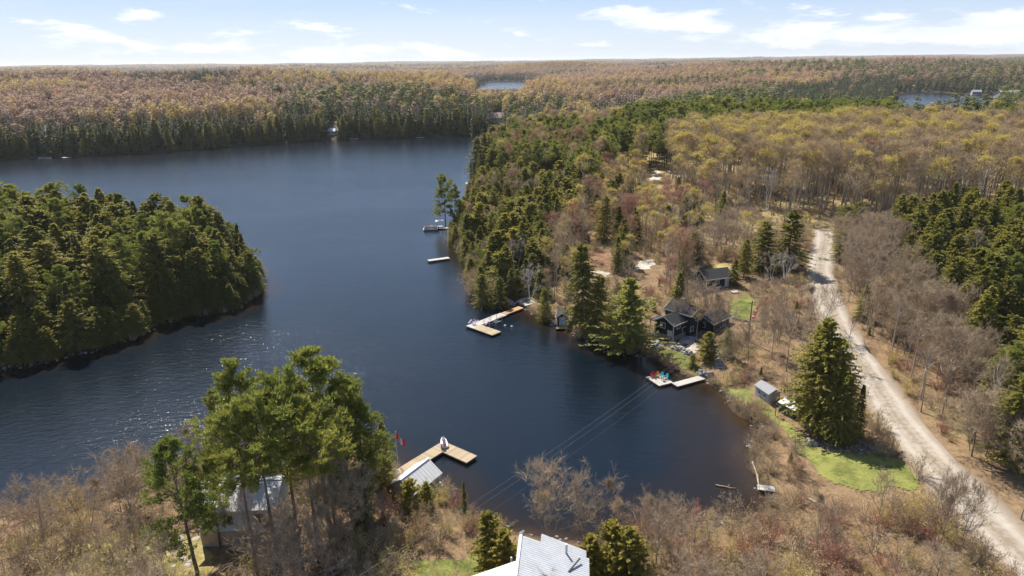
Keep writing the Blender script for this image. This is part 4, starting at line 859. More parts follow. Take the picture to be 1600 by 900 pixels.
for k, tr in KIND.items():
    mine = [a for a in TREES if a[0] == k]
    if not mine: continue
    A = np.array([[a[1], a[2], a[3], a[4]] for a in mine]); px, py, w = project(A[:, :3] + np.array([0, 0, 1]) * A[:, 3:] * .5)
    vis = (px > -30) & (px < 1630) & (py > 0) & (py < 930); size = A[:, 3] / w * np.where(vis, 1, .001); size += np.array([10 * (a[7] is not None) for a in mine])
    order = np.argsort(-size); nmax = min(SIZEW[k], int(vis.sum()))
    KEPT += [list(mine[i]) + [None, px[i], w[i]] for i in order[:nmax]]; rest = [mine[i] for i in order[nmax:] if mine[i][5]]
    if rest:
        B = np.array([[a[1], a[2], a[3] - .12] for a in rest]); s_ = np.array([a[4] / tr['H'] for a in rest]); wf = np.array([a[5] for a in rest])
        scatter_group(k.replace('tree', 'woods').replace('shrub', 'brush'), f"the farther {tr['col']} {tr['plural']} of the woods, merging into one mass", B, np.column_stack([np.zeros((len(B), 2)), rng.uniform(0, 6.283, len(B))]), np.column_stack([s_ * wf, s_ * wf, s_]), rng.integers(0, len(tr['p']), len(B)), tr['p'])
# labels: size, colour, kind and where in which stand; few alike are told apart by their order
third = lambda v, q, n: n[0] if v < q[0] else n[2] if v > q[1] else n[1]
byz = {}
for a in KEPT:
    if a[7] is None: byz.setdefault(a[6], []).append(a)
sets = {}
for zn, L in byz.items():
    qx, qw = np.quantile([a[10] for a in L], (.33, .67)), np.quantile([a[11] for a in L], (.33, .67)); qh = {}
    for a in L: qh.setdefault(a[0], []).append(a[4])
    qh = {k: np.quantile(v, (.33, .67)) for k, v in qh.items()}
    for a in L:
        K = KIND[a[0]]; sz = third(a[4], qh[a[0]], ('low', 'mid-height', 'tall')); fb = third(a[11], qw, ('front', 'middle', 'back')); lr = third(a[10], qx, ('left', 'centre', 'right'))
        sets.setdefault((a[0], sz, f"{K['col']} {K['noun']}", f"{fb} {lr} of {zn}"), []).append(a)
for (k, sz, noun, where), L in sets.items():
    L.sort(key=lambda a: a[10]); K = KIND[k]
    words_ = {1: ['the only'], 2: ['left-hand', 'right-hand'], 3: ['leftmost', 'middle', 'rightmost']}.get(len(L))
    for i, a in enumerate(L):
        if len(L) == 1: a[7] = f"{sz} {noun} in the {where}"
        elif words_: a[7] = f"{words_[i]} {sz} {noun} in the {where}"
        else: a[7] = f"{sz} {noun} in the {where}"; a[9] = f"{sz} {K['plural']} in the {where}"
for a in KEPT: add_tree(*a[:10])

# ---------------------------------------------------------------- the far forest, from beyond the far shore to the horizon
FTW = foliage('far_grey_crowns', (.28, .18, .125), (.35, .24, .17), .1, .8, .45); FTB = foliage('far_tan_crowns', (.32, .205, .125), (.40, .27, .165), .2, .8, .45); FTY = foliage('far_yellow_crowns', (.40, .285, .085), (.50, .37, .12), .3, .7, .45)
FNC = foliage('far_evergreen_shaded_crowns', (.045, .060, .020), (.105, .112, .034), .12, .7, .7); FNP = foliage('far_pine_crowns', (.075, .098, .024), (.165, .168, .040), .25, .7, .7)  # evergreen colour is kept dark to paint in the shade of their backlit fronts
FARP = [far_tree(200 + i, 'b', (BARK, FTW), 150) for i in range(3)] + [far_tree(210 + i, 'b', (BARK, FTB), 150) for i in range(2)] + [far_tree(220 + i, 'b', (BARK, FTY), 150) for i in range(2)] + [far_tree(230, 'b', (BARK, BUDR), 110)] + \
       [far_tree(240 + i, 'c', (BARKP, FNC), 130) for i in range(2)] + [far_tree(250 + i, 'p', (BARKP, FNP), 130) for i in range(2)]
def far_index(x, y, s, u):
    """which far tree grows here: dark evergreens along the water and in patches, pines in drifts, hardwoods elsewhere"""
    n1, n2, n3 = fbm(x, y, 260, 61), fbm(x, y, 240, 62), fbm(x, y, 170, 63); n4 = fbm(x, y, 300, 66)
    con = np.clip((n1 - .60) * 6, 0, .7) + np.where(s < 46, .92, 0) * (vnoise(x, y, 30, 64) > .10); pin = np.clip((n2 - .66) * 8, 0, .6); yel = np.clip((n3 - .50) * 7, .03, .5) * np.where(x > 60, .45, 1.0)
    qx, qy, _ = project(np.stack([x, y, hgt(x, y, s) + 9], 1))
    dark = np.zeros(len(x))
    for pl, k in (([(1200, 180), (1225, 142), (1330, 130), (1405, 124), (1410, 172), (1300, 185)], .97), ([(800, 205), (830, 178), (850, 158), (960, 160), (1010, 148), (1000, 180), (930, 205)], .75), ([(180, 134), (200, 116), (370, 112), (380, 126), (300, 133)], .85), ([(480, 215), (500, 172), (600, 150), (760, 146), (880, 150), (880, 210), (780, 214)], .62), ([(-50, 130), (180, 108), (360, 106), (360, 113), (180, 120), (-50, 140)], .6)):
        dark = np.maximum(dark, k * inside(qx, qy, pl))
    con = np.maximum(con, dark)
    for pl, k in ((ZONES[2][1], .85), (ZONES[1][1], .65), ([(1300, 140), (1330, 108), (1480, 100), (1600, 92), (1640, 120), (1640, 140), (1480, 142)], .5), ([(900, 145), (1200, 118), (1330, 110), (1330, 118), (1180, 128), (980, 150)], .3)):
        pin = np.maximum(pin, k * inside(qx, qy, pl))
    v = (u * 7919) % 1
    tn = np.clip((n4 - .38) * 5, .08, .92)
    i = np.where(v > tn, (u * 1000).astype(int) % 3, np.where(v < .03, 7, 3 + (u * 1000).astype(int) % 2))
    i = np.where((u * 331) % 1 < yel, 5 + (u * 1000).astype(int) % 2, i)
    i = np.where((u * 97) % 1 < pin, 10 + (u * 1000).astype(int) % 2, i)
    i = np.where(u < con, 8 + (u * 1000).astype(int) % 2, i)
    return i
for nm, lb, r0, r1, sp, sc in (('far_woods', 'woods of bare, budding and evergreen trees beyond the far shore', 480, 1150, 5.8, 1.0), ('distant_forest', 'forest of mixed bare and evergreen trees stretching back from the lake', 1150, 3300, 11.0, 1.45), ('horizon_forest', 'forest fading out along the horizon', 3300, 13000, 42.0, 3.0)):
    X, Y = jgrid(r0, r1, sp, R(40)); S = shore(X, Y) if r0 < 3000 else np.full(X.shape, 300.); ok = S > 1.0
    for x0, y0, x1, y1, d in VIEW:
        if d > 400 and r0 < 1000:
            zz = hgt(X, Y, S); bx, by, w = project(np.stack([X, Y, zz + 5], 1)); ok &= ~((w < d + 12) & (w > d - 75) & (bx > x0 + 1) & (bx < x1 - 1))
    X, Y, S = X[ok], Y[ok], S[ok]; u = rng.uniform(0, 1, len(X)); Z = hgt(X, Y, S); bx, by, w = project(np.stack([X, Y, Z], 1)); low = ((bx > 742) & (bx < 824) & (w > 750) & (w < 1500)) | ((bx > 1385) & (bx < 1560) & (w > 430) & (w < 850)); cut = np.where(low, .5, 1.0)
    hh = rng.uniform(.82, 1.3, len(X)) * (sc if sc < 2 else 1.7) ** .35 * cut; ww = rng.uniform(.9, 1.25, len(X)) * sc
    scatter_group(nm, lb, np.column_stack([X, Y, Z - .3]), np.column_stack([np.zeros((len(X), 2)), rng.uniform(0, 6.283, len(X))]), np.column_stack([ww, ww, hh]), far_index(X, Y, S, u), [(p,) for p in FARP])

# ---------------------------------------------------------------- buildings
NAVY = plain('navy_siding', (.014, .018, .036), .75, .2, 2.5, stretch=(.3, .3, 6))
WHITE = plain('white_trim', (.46, .46, .45), .5, .06, 4)
DROOF = plain('dark_shingle', (.018, .018, .021), .95, .3, 9, col2=(.034, .033, .036), bump=.5)
MROOF = plain('grey_metal_roof', (.40, .415, .445), .5, .06, .8, spec=.3, col2=(.45, .465, .49))
WROOF = plain('white_metal_roof', (.55, .55, .54), .45, .06, .8, spec=.5)
GLASS = plain('window_glass', (.03, .04, .05), .08, .1, 1, spec=.7)
STONE = plain('grey_stone', (.21, .195, .19), .9, .3, 2.2, col2=(.32, .30, .29), bump=.6)
DSTONE = plain('dark_stone', (.14, .13, .14), .9, .3, 2.2, col2=(.24, .22, .23), bump=.6)
WOOD = plain('weathered_planks', (.29, .225, .145), .8, .2, 3, col2=(.37, .295, .20), stretch=(1, 8, 1))
WOODG = plain('grey_planks', (.36, .335, .30), .8, .15, 3, col2=(.44, .415, .38), stretch=(1, 8, 1))
WOODO = plain('new_orange_planks', (.35, .205, .095), .8, .18, 3, col2=(.42, .26, .13), stretch=(1, 8, 1))
DWOOD = plain('dark_frame_wood', (.11, .085, .065), .85, .25, 3)
BWALL = plain('pale_blue_wall', (.42, .49, .55), .7, .08, 2)
GWALL = plain('grey_wall', (.38, .37, .39), .75, .1, 2, stretch=(.4, .4, 6))
TWALL = plain('tan_wall', (.36, .29, .22), .8, .15, 2)
GREENW = plain('green_wall', (.05, .115, .095), .7, .15, 2, stretch=(.4, .4, 6))
BDOOR = plain('pale_blue_door', (.30, .42, .55), .55, .05, 2)
STEEL = plain('galvanised_steel', (.45, .46, .47), .4, .12, 5, metal=.8)
BLACK = plain('black_rubber', (.02, .02, .022), .6, .2, 5)
POLE = plain('brown_pole_wood', (.21, .115, .075), .85, .25, 3, stretch=(4, 4, .5))

def wall_block(root, L, Wd, h, hr, mat, base=1.6, name='wall', x=0, y=0, z=0):
    """gabled block: ridge along x"""
    b = MB(); b.prism([(-Wd / 2, -base), (Wd / 2, -base), (Wd / 2, h), (0, hr), (-Wd / 2, h)], -L / 2, L / 2)
    return b.build(name, mat, root, (x, y, z))
def gable_roof(root, L, Wd, h, hr, mat, over=.4, th=.14, ribs=0, x=0, y=0, z=0, rz=0, trim=None, ribmat=None):
    k = (hr - h) / (Wd / 2); o = over; prof = [(-Wd / 2 - o, h - k * o), (0, hr), (Wd / 2 + o, h - k * o), (Wd / 2 + o, h - k * o + th), (0, hr + th * 1.15), (-Wd / 2 - o, h - k * o + th)]
    b = MB(); x0, x1 = -L / 2 - o, L / 2 + o
    b.add([(x0, a, c) for a, c in prof] + [(x1, a, c) for a, c in prof], [(0, 1, 4, 5), (1, 2, 3, 4), (11, 10, 7, 6), (10, 9, 8, 7), (5, 4, 10, 11), (4, 3, 9, 10), (0, 6, 7, 1), (1, 7, 8, 2), (0, 5, 11, 6), (2, 8, 9, 3)])
    rf = b.build('roof', mat, root, (x, y, z), rz)
    if ribs:
        sl_ = math.hypot(Wd / 2 + o, k * (Wd / 2 + o)); a = math.atan(k); meshes = []
        for s in (1, -1):
            r_ = MB(); r_.box((0, s * (Wd / 4 + o / 2), (hr + h - k * o) / 2 + th * 1.08 + .02), (.03, sl_, .018), 0, ('X', -s * a)); meshes.append(r_.mesh('roof_rib', ribmat or mat))
        n = int((x1 - x0) / ribs)
        for i in range(n):
            for m_ in meshes: link('roof_rib', m_, rf, (x0 + (i + .5) * (x1 - x0) / n, 0, 0))
        MB().box((0, 0, hr + th * 1.15 + .02), (x1 - x0, .3, .05)).build('ridge_cap', ribmat or mat, rf)
    if trim:
        for s in (-1, 1):
            MB().box((0, s * (Wd / 2 + o + .012), h - k * o + th * .4), (x1 - x0 + .03, .05, .2)).build('fascia', trim, rf)
            t_ = MB(); xe = s * (L / 2 + o + .015)
            for q in (-1, 1):
                yy = Wd / 2 + o; t_.add([(xe - .03, q * yy, h - k * o - .07), (xe - .03, 0, hr - .07), (xe - .03, 0, hr + .13), (xe - .03, q * yy, h - k * o + .13), (xe + .03, q * yy, h - k * o - .07), (xe + .03, 0, hr - .07), (xe + .03, 0, hr + .13), (xe + .03, q * yy, h - k * o + .13)], [(0, 1, 2, 3), (7, 6, 5, 4), (0, 4, 5, 1), (1, 5, 6, 2), (2, 6, 7, 3), (3, 7, 4, 0)])
            t_.build('barge_board', trim, rf)
    return rf
def opening(root, side, u, z, w, h, L, Wd, kind='window', mat=None, trim=WHITE, x=0, y=0, panes=2):
    """window or door let into a block's wall; side F B L R, u along the wall"""
    rz = {'F': 0, 'R': math.pi / 2, 'B': math.pi, 'L': -math.pi / 2}[side]; d = Wd / 2 if side in 'FB' else L / 2
    c = Matrix.Rotation(rz, 3, 'Z') @ Vector((u, -d, 0)); t_ = .11
    f = MB(); f.box((0, -.03, h / 2), (w + 2 * t_, .07, t_)).v; f = MB()
    f.box((0, -.03, h + t_ / 2), (w + 2 * t_, .08, t_)); f.box((-w / 2 - t_ / 2, -.03, h / 2), (t_, .08, h)); f.box((w / 2 + t_ / 2, -.03, h / 2), (t_, .08, h))
    if kind == 'window':
        f.box((0, -.04, -t_ / 2), (w + 2.4 * t_, .12, t_))
        for i in range(1, panes): f.box((-w / 2 + i * w / panes, -.03, h / 2), (.06, .06, h))
    o = f.build(kind if kind == 'window' else 'door_frame', trim, root, (x + c.x, y + c.y, z), rz)
    if kind == 'window': MB().box((0, -.012, h / 2), (w, .03, h)).build('pane', GLASS, o)
    else:
        MB().box((0, -.02, h / 2), (w, .05, h)).build('door', mat or WHITE, o); MB().box((w * .36, -.07, h * .48), (.08, .06, .06)).build('handle', STEEL, o)
    return o
def corner_boards(root, L, Wd, h, mat=WHITE, base=.2, x=0, y=0):
    for sx_ in (-1, 1):
        for sy in (-1, 1): MB().box((x + sx_ * (L / 2 - .04), y + sy * (Wd / 2 - .04), (h - base) / 2 + 0), (.16, .16, h + base)).build('corner_board', mat, root)

# navy garage
gx, gy = 49.3, 157.2; gzz = gz(46.4, 154) + .1
t = thing('garage', 'long navy garage with dark roof, white trim and white door at its right end', 'garage', (48.55, 157.0, gzz), math.atan2(2.1, 6.5))
wall_block(t, 6.9, 5, 2.55, 4.0, NAVY); gable_roof(t, 6.9, 5, 2.55, 4.0, DROOF, .4, trim=WHITE); corner_boards(t, 6.9, 5, 2.5)
MB().box((0, -2.53, .1), (6.9, .06, .28)).build('base_board', WHITE, t)
opening(t, 'F', -.6, 1.15, 1.1, .85, 6.9, 5); opening(t, 'F', 2.2, .1, .95, 2.05, 6.9, 5, 'door', WHITE); opening(t, 'L', 0, 1.1, .9, .9, 6.9, 5)
# small wooden step and pallet in front of the garage
p = land1(1148, 457); t = thing('pallet', 'pale wooden pallet on the ground at the right corner of the navy garage', 'pallet', (*p[:2], p[2] + .05), .3)
for i in range(5): MB().box((0, -.5 + .25 * i, .16), (1.6, .18, .04)).build('plank', WOODG, t)
for i in (-1, 0, 1): MB().box((.7 * i, 0, .07), (.12, 1.2, .14)).build('bearer', DWOOD, t)

# navy cottage: lower front block, taller back block, side wing, porch
ang = math.atan2(.66, .75); c0 = np.array([32.3, 127.4]); av, bv = np.array([math.cos(ang), math.sin(ang)]), np.array([-math.sin(ang), math.cos(ang)]); hz0 = 1.9
t = thing('cottage', 'two-storey navy cottage with dark roofs and white trim above the shore lawn', 'cottage', (c0[0], c0[1], hz0), ang)
def blk(x0, x1, y0, y1, h, hr, mat=NAVY, along='x', trim=WHITE, z=0):
    L, Wd = (x1 - x0, y1 - y0) if along == 'x' else (y1 - y0, x1 - x0); e = link('block', None, t, ((x0 + x1) / 2, (y0 + y1) / 2, z), 0 if along == 'x' else math.pi / 2); return e, L, Wd
def cottage_block(nm, x0, x1, y0, y1, h, hr, along, windows, doors=(), lower=None):
    L, Wd = (x1 - x0, y1 - y0) if along == 'x' else (y1 - y0, x1 - x0); rz = 0 if along == 'x' else math.pi / 2; cx, cy = (x0 + x1) / 2, (y0 + y1) / 2
    w = wall_block(t, L, Wd, h, hr, NAVY, 1.5, nm); w.location = (cx, cy, 0); w.rotation_euler = (0, 0, rz)
    rf = gable_roof(t, L, Wd, h, hr, DROOF, .35, trim=WHITE); rf.location = (cx, cy, 0); rf.rotation_euler = (0, 0, rz)
    for (sd_, u, z, ww, hh) in windows: opening(w, sd_, u, z, ww, hh, L, Wd)
    for (sd_, u, z, ww, hh, mt) in doors: opening(w, sd_, u, z, ww, hh, L, Wd, 'door', mt)
    return w
w = cottage_block('wall', 0, 5.4, 0, 4.4, 3.5, 4.7, 'x', [('L', -.4, 2.3, 1.1, 1.0), ('F', -1.0, 2.4, 1.0, .9)], [('L', 1.4, .05, .95, 2.0, WHITE), ('F', 1.2, .05, 1.5, 2.0, GLASS)])
MB().box((-2.73, 0, .45), (.08, 4.42, 1.0)).box((0, -2.23, .45), (5.42, .08, 1.0)).build('stone_facing', DSTONE, w)
MB().box((-.03, -.03, 1.8), (.17, .17, 3.9)).build('corner_board', WHITE, t); MB().box((-.03, 4.43, 1.8), (.17, .17, 3.9)).build('corner_board', WHITE, t)
cottage_block('wall', 4.3, 9.2, -1.0, 5.2, 4.7, 5.9, 'y', [('F', -1.9, 2.9, 1.1, 1.0), ('L', 0, 3.2, 1.2, 1.0), ('R', -1.5, 3.0, 1.0, 1.0), ('L', -1.8, 1.2, 1.0, .9)])
cottage_block('wall', 9.0, 15.2, -3.4, .9, 2.4, 3.3, 'x', [('L', -.3, 1.0, 1.1, 1.0), ('F', 1.0, 1.0, 1.0, .9)])
MB().box((2.2, 5.3, 3.0), (3.8, 1.7, .12)).build('porch_roof', DROOF, t); MB().box((.45, 6.0, 1.4), (.14, .14, 3.1)).build('porch_post', WHITE, t); MB().box((3.9, 6.0, 1.4), (.14, .14, 3.1)).build('porch_post', WHITE, t)
MB().box((2.2, 5.3, -.1), (3.8, 1.7, .2)).build('porch_floor', DWOOD, t); MB().box((7.2, 3.0, 6.0), (.6, .6, 1.5)).build('chimney', DSTONE, t)
# boulder walls, stone stairs, fire pit, seats
def stones(name, label, cat, pts, n, smin, smax, mat, rows=1, seed=1, lift=.15):
    P = resample(land([a for a, b in pts], [b for a, b in pts])[:, :2], .05); rd = random.Random(seed); c = P[len(P) // 2]; o = thing(name, label, cat, (c[0], c[1], gz(*c)))
    for r_ in range(rows):
        for i in range(n):
            q = P[int((i + .5 * (r_ % 2)) / n * (len(P) - 1))]; s = rd.uniform(smin, smax); x, y = q[0] + rd.gauss(0, .12), q[1] + rd.gauss(0, .12) + .25 * r_
            MB().rock((0, 0, 0), (s * 1.2, s, s * .8), seed * 100 + i + 37 * r_).build('stone', mat, o, (x - c[0], y - c[1], gz(x, y) - gz(*c) + lift + r_ * smin * .6), rd.uniform(0, 6))
    return o
stones('boulder_wall', 'wall of grey boulders between the patio and the shore lawn', 'stone wall', [(1046, 540), (1058, 547), (1070, 552), (1082, 556)], 13, .7, 1.1, STONE, 2, 3)
stones('boulder_wall', 'line of boulders at the upper edge of the patio below the cottage wall', 'stone wall', [(1066, 530), (1078, 528), (1092, 534)], 9, .6, .95, STONE, 1, 4)
stones('boulder_wall', 'jumble of stones along the water beside the ramp of the raft', 'stone wall', [(1092, 583), (1103, 588), (1116, 587)], 11, .5, .9, DSTONE, 2, 5)
stones('boulder_pile', 'pale boulders on the grass at the corner of lawn and road', 'rocks', [(1372, 702), (1378, 706), (1388, 710)], 4, .4, .9, STONE, 1, 6)
stones('boulder_pile', 'pale boulders at the left end of the stone bed on the lawn', 'rocks', [(1262, 689), (1268, 694), (1278, 698)], 7, .5, .95, STONE, 1, 7)
stones('boulder_pile', 'heap of lilac-grey rocks at the shore end of the long dock', 'rocks', [(787, 468), (796, 474), (806, 478)], 13, .5, 1.0, STONE, 2, 8)
stones('boulder_pile', 'boulders on the bank beside the near boathouse and flagpole', 'rocks', [(612, 736), (618, 742), (622, 748)], 6, .7, 1.7, STONE, 1, 9)
stones('boulder_pile', 'pale boulder at the water corner of the near boathouse', 'rocks', [(684, 757), (687, 759), (690, 761)], 2, .7, 1.1, STONE, 1, 10)
def stairs(label, pts, n, wd, mat=STONE):
    P = resample(land([a for a, b in pts], [b for a, b in pts])[:, :2], .05); c = P[0]; o = thing('stone_stairs', label, 'stairs', (c[0], c[1], gz(*c)))
    sm = MB().box((0, 0, -.1), (wd, .42, .3)).mesh('step', mat)
    for i in range(n):
        k = int((i + .5) / n * (len(P) - 2)); q = P[k]; d = P[k + 1] - P[k]; e = link('step', sm, o, (q[0] - c[0], q[1] - c[1], gz(*q) - gz(*c) + .14), math.atan2(d[1], d[0]) - math.pi / 2 + random.gauss(0, .07)); e.scale = (random.uniform(.85, 1.15), 1, 1)
stairs('flight of pale stone stairs right of the patio running down to the water', [(1111, 540), (1117, 548), (1121, 558), (1124, 570), (1126, 577)], 14, 1.7)
stairs('flight of pale stone stairs at the left end of the navy cottage', [(1030, 531), (1027, 537), (1023, 545)], 8, 1.9)
p = land1(1072, 541); t = thing('fire_pit', 'round stone fire pit on the pale patio', 'fire pit', (*p[:2], p[2] + .1))
for i in range(9): MB().rock((0, 0, 0), (.4, .34, .34), 300 + i).build('stone', DSTONE, t, (.62 * math.cos(i * .698), .62 * math.sin(i * .698), .1), i)
MB().tube([(0, 0, 0), (0, 0, .06)], .5, 10).build('ash_bed', BLACK, t)

# chairs: slatted armchairs built once per copy
def plasti(name, c): return plain(name, c, .5, .06, 3)
def lounge_parts():
    P = {}
    P['seat'] = [MB().box((0, .05 + .14 * i - .2, .36 - .03 * i), (.52, .12, .03)).mesh('slat', WHITE) for i in range(4)]
    P['back'] = [MB().box((-.22 + .11 * i, .34, .68), (.095, .03, .78 - .06 * abs(i - 2)), 0, ('X', -.35)).mesh('slat', WHITE) for i in range(5)]
    P['arm'] = [MB().box((s * .32, .0, .56), (.12, .66, .03)).mesh('arm', WHITE) for s in (-1, 1)]
    P['leg'] = [MB().box((s * .29, -.27, .28), (.05, .1, .56)).mesh('leg', WHITE) for s in (-1, 1)] + [MB().box((s * .29, .3, .22), (.05, .1, .44)).mesh('leg', WHITE) for s in (-1, 1)]
    return P
LP = lounge_parts()
def lounge(label, x, y, z, rz, mat, group):
    o = thing('deck_chair', label, 'chair', (x, y, z), rz, group)
    for nm, key in (('seat', 'seat'), ('backrest', 'back')):
        e = link(nm, None, o)
        for m_ in LP[key]:
            c = link('slat', m_, e); c.material_slots[0].link = 'OBJECT'; c.material_slots[0].material = mat
    for key in ('arm', 'leg'):
        for m_ in LP[key]:
            c = link(key, m_, o); c.material_slots[0].link = 'OBJECT'; c.material_slots[0].material = mat
    return o

# ---------------------------------------------------------------- docks
def deck(root, x0, x1, y0, y1, z, mat, step=.30, along='x', th=.05, frame=True):
    """planks laid across a deck that runs along `along`; every plank an object"""
    L, Wd = (x1 - x0, y1 - y0) if along == 'x' else (y1 - y0, x1 - x0); n = max(2, int(L / step)); st = L / n
    pm = MB().box((0, 0, 0), (st - .025, Wd, th) if along == 'x' else (Wd, st - .025, th)).mesh('plank', mat)
    for i in range(n):
        k = (i + .5) * st; link('plank', pm, root, (x0 + k, (y0 + y1) / 2, z + random.gauss(0, .006)) if along == 'x' else ((x0 + x1) / 2, y0 + k, z + random.gauss(0, .006)))
    if frame:
        cx, cy = (x0 + x1) / 2, (y0 + y1) / 2; f = MB()
        for s in (-1, 1): f.box((cx, cy + s * ((y1 - y0) / 2 - .05), z - .16), (x1 - x0 - .02, .08, .24)); f.box((cx + s * ((x1 - x0) / 2 - .05), cy, z - .16), (.08, y1 - y0 - .2, .24))
        f.build('frame', DWOOD, root)
        for i in range(max(2, int(L / 3))):
            k = (i + .5) / max(2, int(L / 3)); MB().tube([(x0 + k * (x1 - x0), cy, z - .1), (x0 + k * (x1 - x0), cy, -1.2)] if along == 'x' else [(cx, y0 + k * (y1 - y0), z - .1), (cx, y0 + k * (y1 - y0), -1.2)], .12, 6).build('post', DWOOD, root)
# near L-shaped dock by the white boathouse
a_, b_ = at(612, 747, .5)[:2], at(700, 692.5, .5)[:2]; d = b_ - a_; L = np.hypot(*d); rz = math.atan2(d[1], d[0])
t = thing('dock', 'L-shaped tan plank dock beside the white-roofed boathouse', 'dock', (*a_, 0), rz)
deck(t, -.5, L, -1.05, 1.05, .5, WOOD); deck(t, L - 2.35, L, -5.9, -1.07, .5, WOOD, along='y')
dk = (a_, d / L, np.array([d[1], -d[0]]) / L, L, rz)
# jet ski on the corner of that dock
def jetski(label, x, y, z, rz, hullm, seatm, accent):
    o = thing('jet_ski', label, 'jet ski', (x, y, z), rz); rings = []
    for k, (wd, zb, zt) in zip((-1.35, -1.0, -.2, .6, 1.15, 1.5), ((.46, .08, .42), (.55, .02, .46), (.58, 0, .5), (.5, .02, .52), (.3, .14, .5), (.06, .34, .44))):
        rings.append([(k, -wd * .45, zb), (k, -wd, (zb + zt) / 2), (k, -wd * .8, zt), (k, wd * .8, zt), (k, wd, (zb + zt) / 2), (k, wd * .45, zb)])
    MB().loft(rings).build('hull', hullm, o, smooth=False)
    MB().loft([[(k, -w_, .48), (k, -w_ * .8, h_), (k, w_ * .8, h_), (k, w_, .48)] for k, w_, h_ in ((-1.2, .2, .62), (-.7, .22, .8), (-.1, .2, .76), (.15, .16, .7))]).build('seat', seatm, o)
    MB().loft([[(k, -w_, .5), (k, -w_ * .7, h_), (k, w_ * .7, h_), (k, w_, .5)] for k, w_, h_ in ((.15, .26, .8), (.5, .3, 1.0), (.85, .26, .78), (1.3, .1, .52))]).build('hood', accent, o)
    MB().tube([(.35, -.38, 1.02), (.42, 0, 1.0), (.35, .38, 1.02)], .03, 6).build('handlebar', BLACK, o); return o
q = dk[0] + dk[1] * (L - .6) + dk[2] * -.25
jetski('white jet ski parked on the outer corner of the near L-shaped dock', q[0], q[1], .53, rz + .9, plasti('white_gel', (.72, .71, .73)), BLACK, plasti('lilac_gel', (.55, .52, .60)))
q = dk[0] + dk[1] * (L - 1.5) + dk[2] * .35
lounge('small purple deck chair beside the jet ski on the near L-shaped dock', q[0], q[1], .53, rz + 2.4, plasti('purple_plastic', (.28, .09, .22)), None)
# near boathouse
ex, ey = at(669, 716, 4.0)[:2], at(631, 745, 4.0)[:2]; rd_ = ex - ey; ra = math.atan2(rd_[1], rd_[0]); cc = (ex + ey) / 2 - np.array([math.cos(ra), math.sin(ra)]) * .35
t = thing('boathouse', 'white boathouse with pale metal gable roof beside the L-shaped dock', 'boathouse', (*cc, .45), ra)
BHL, BHW = 5.3, 4.0
wall_block(t, BHL, BHW, 2.1, 3.45, plain('white_boathouse_wall', (.48, .50, .56), .6, .06, 3)); gable_roof(t, BHL, BHW, 2.1, 3.45, WROOF, .35, .08, ribs=.6)
opening(t, 'R', 0, .1, 1.6, 1.9, BHL, BHW, 'door', WHITE); opening(t, 'F', -.3, .9, .9, .7, BHL, BHW)
MB().box((0, 0, -.6), (BHL + .1, BHW + .1, .5)).build('crib_base', DWOOD, t)
# flagpole with a red-white-red flag
p = land1(622, 731); t = thing('flagpole', 'white flagpole on the bank by the near boathouse', 'flagpole', p)
MB().tube([(0, 0, -.3), (0, 0, 5.9)], [.06, .035], 8).build('pole', WHITE, t); MB().rock((0, 0, 5.98), (.14, .14, .14), 1).build('ball', STEEL, t)
FRED = plain('flag_red', (.52, .02, .03), .7, .08, 4); 
t = thing('flag', 'red and white maple leaf flag hanging from the flagpole', 'flag', (p[0] + .05, p[1], p[2] + 4.5), -.25)
def flag_piece(u0, u1, lift=0.0):
    b = MB(); n = 6
    for s in (-.008 - lift, .008 + lift):
        pts = []
        for i in range(n + 1):
            u = u0 + (u1 - u0) * i / n
            for v in (0, 1): pts.append((u * .62, s + .16 * math.sin(u * 4.0), v * 1.05 - u * .55 + .22))
        b.add(pts, [(2 * i, 2 * i + 2, 2 * i + 3, 2 * i + 1) if s > 0 else (2 * i, 2 * i + 1, 2 * i + 3, 2 * i + 2) for i in range(n)])
    return b
flag_piece(0, .5).build('red_band', FRED, t); flag_piece(.5, 1.5).build('white_band', WHITE, t); flag_piece(1.5, 2.0).build('red_band', FRED, t)
leaf = [(0, -.45), (.04, -.2), (.34, -.25), (.28, -.12), (.46, .08), (.36, .12), (.38, .28), (.2, .22), (.16, .42), (.08, .36), (0, .5)]; leaf = leaf + [(-x, y) for x, y in leaf[-2:0:-1]]
b = MB(); 
for s in (-1, 1):
    pts = [((1 + x * .7) * .62, s * .014 + .16 * math.sin((1 + x * .7) * 4.0), .525 + y * .8 - (1 + x * .7) * .55 + .22) for x, y in leaf]; b.add(pts, [tuple(range(len(pts)))[::s]])
b.build('maple_leaf', FRED, t)
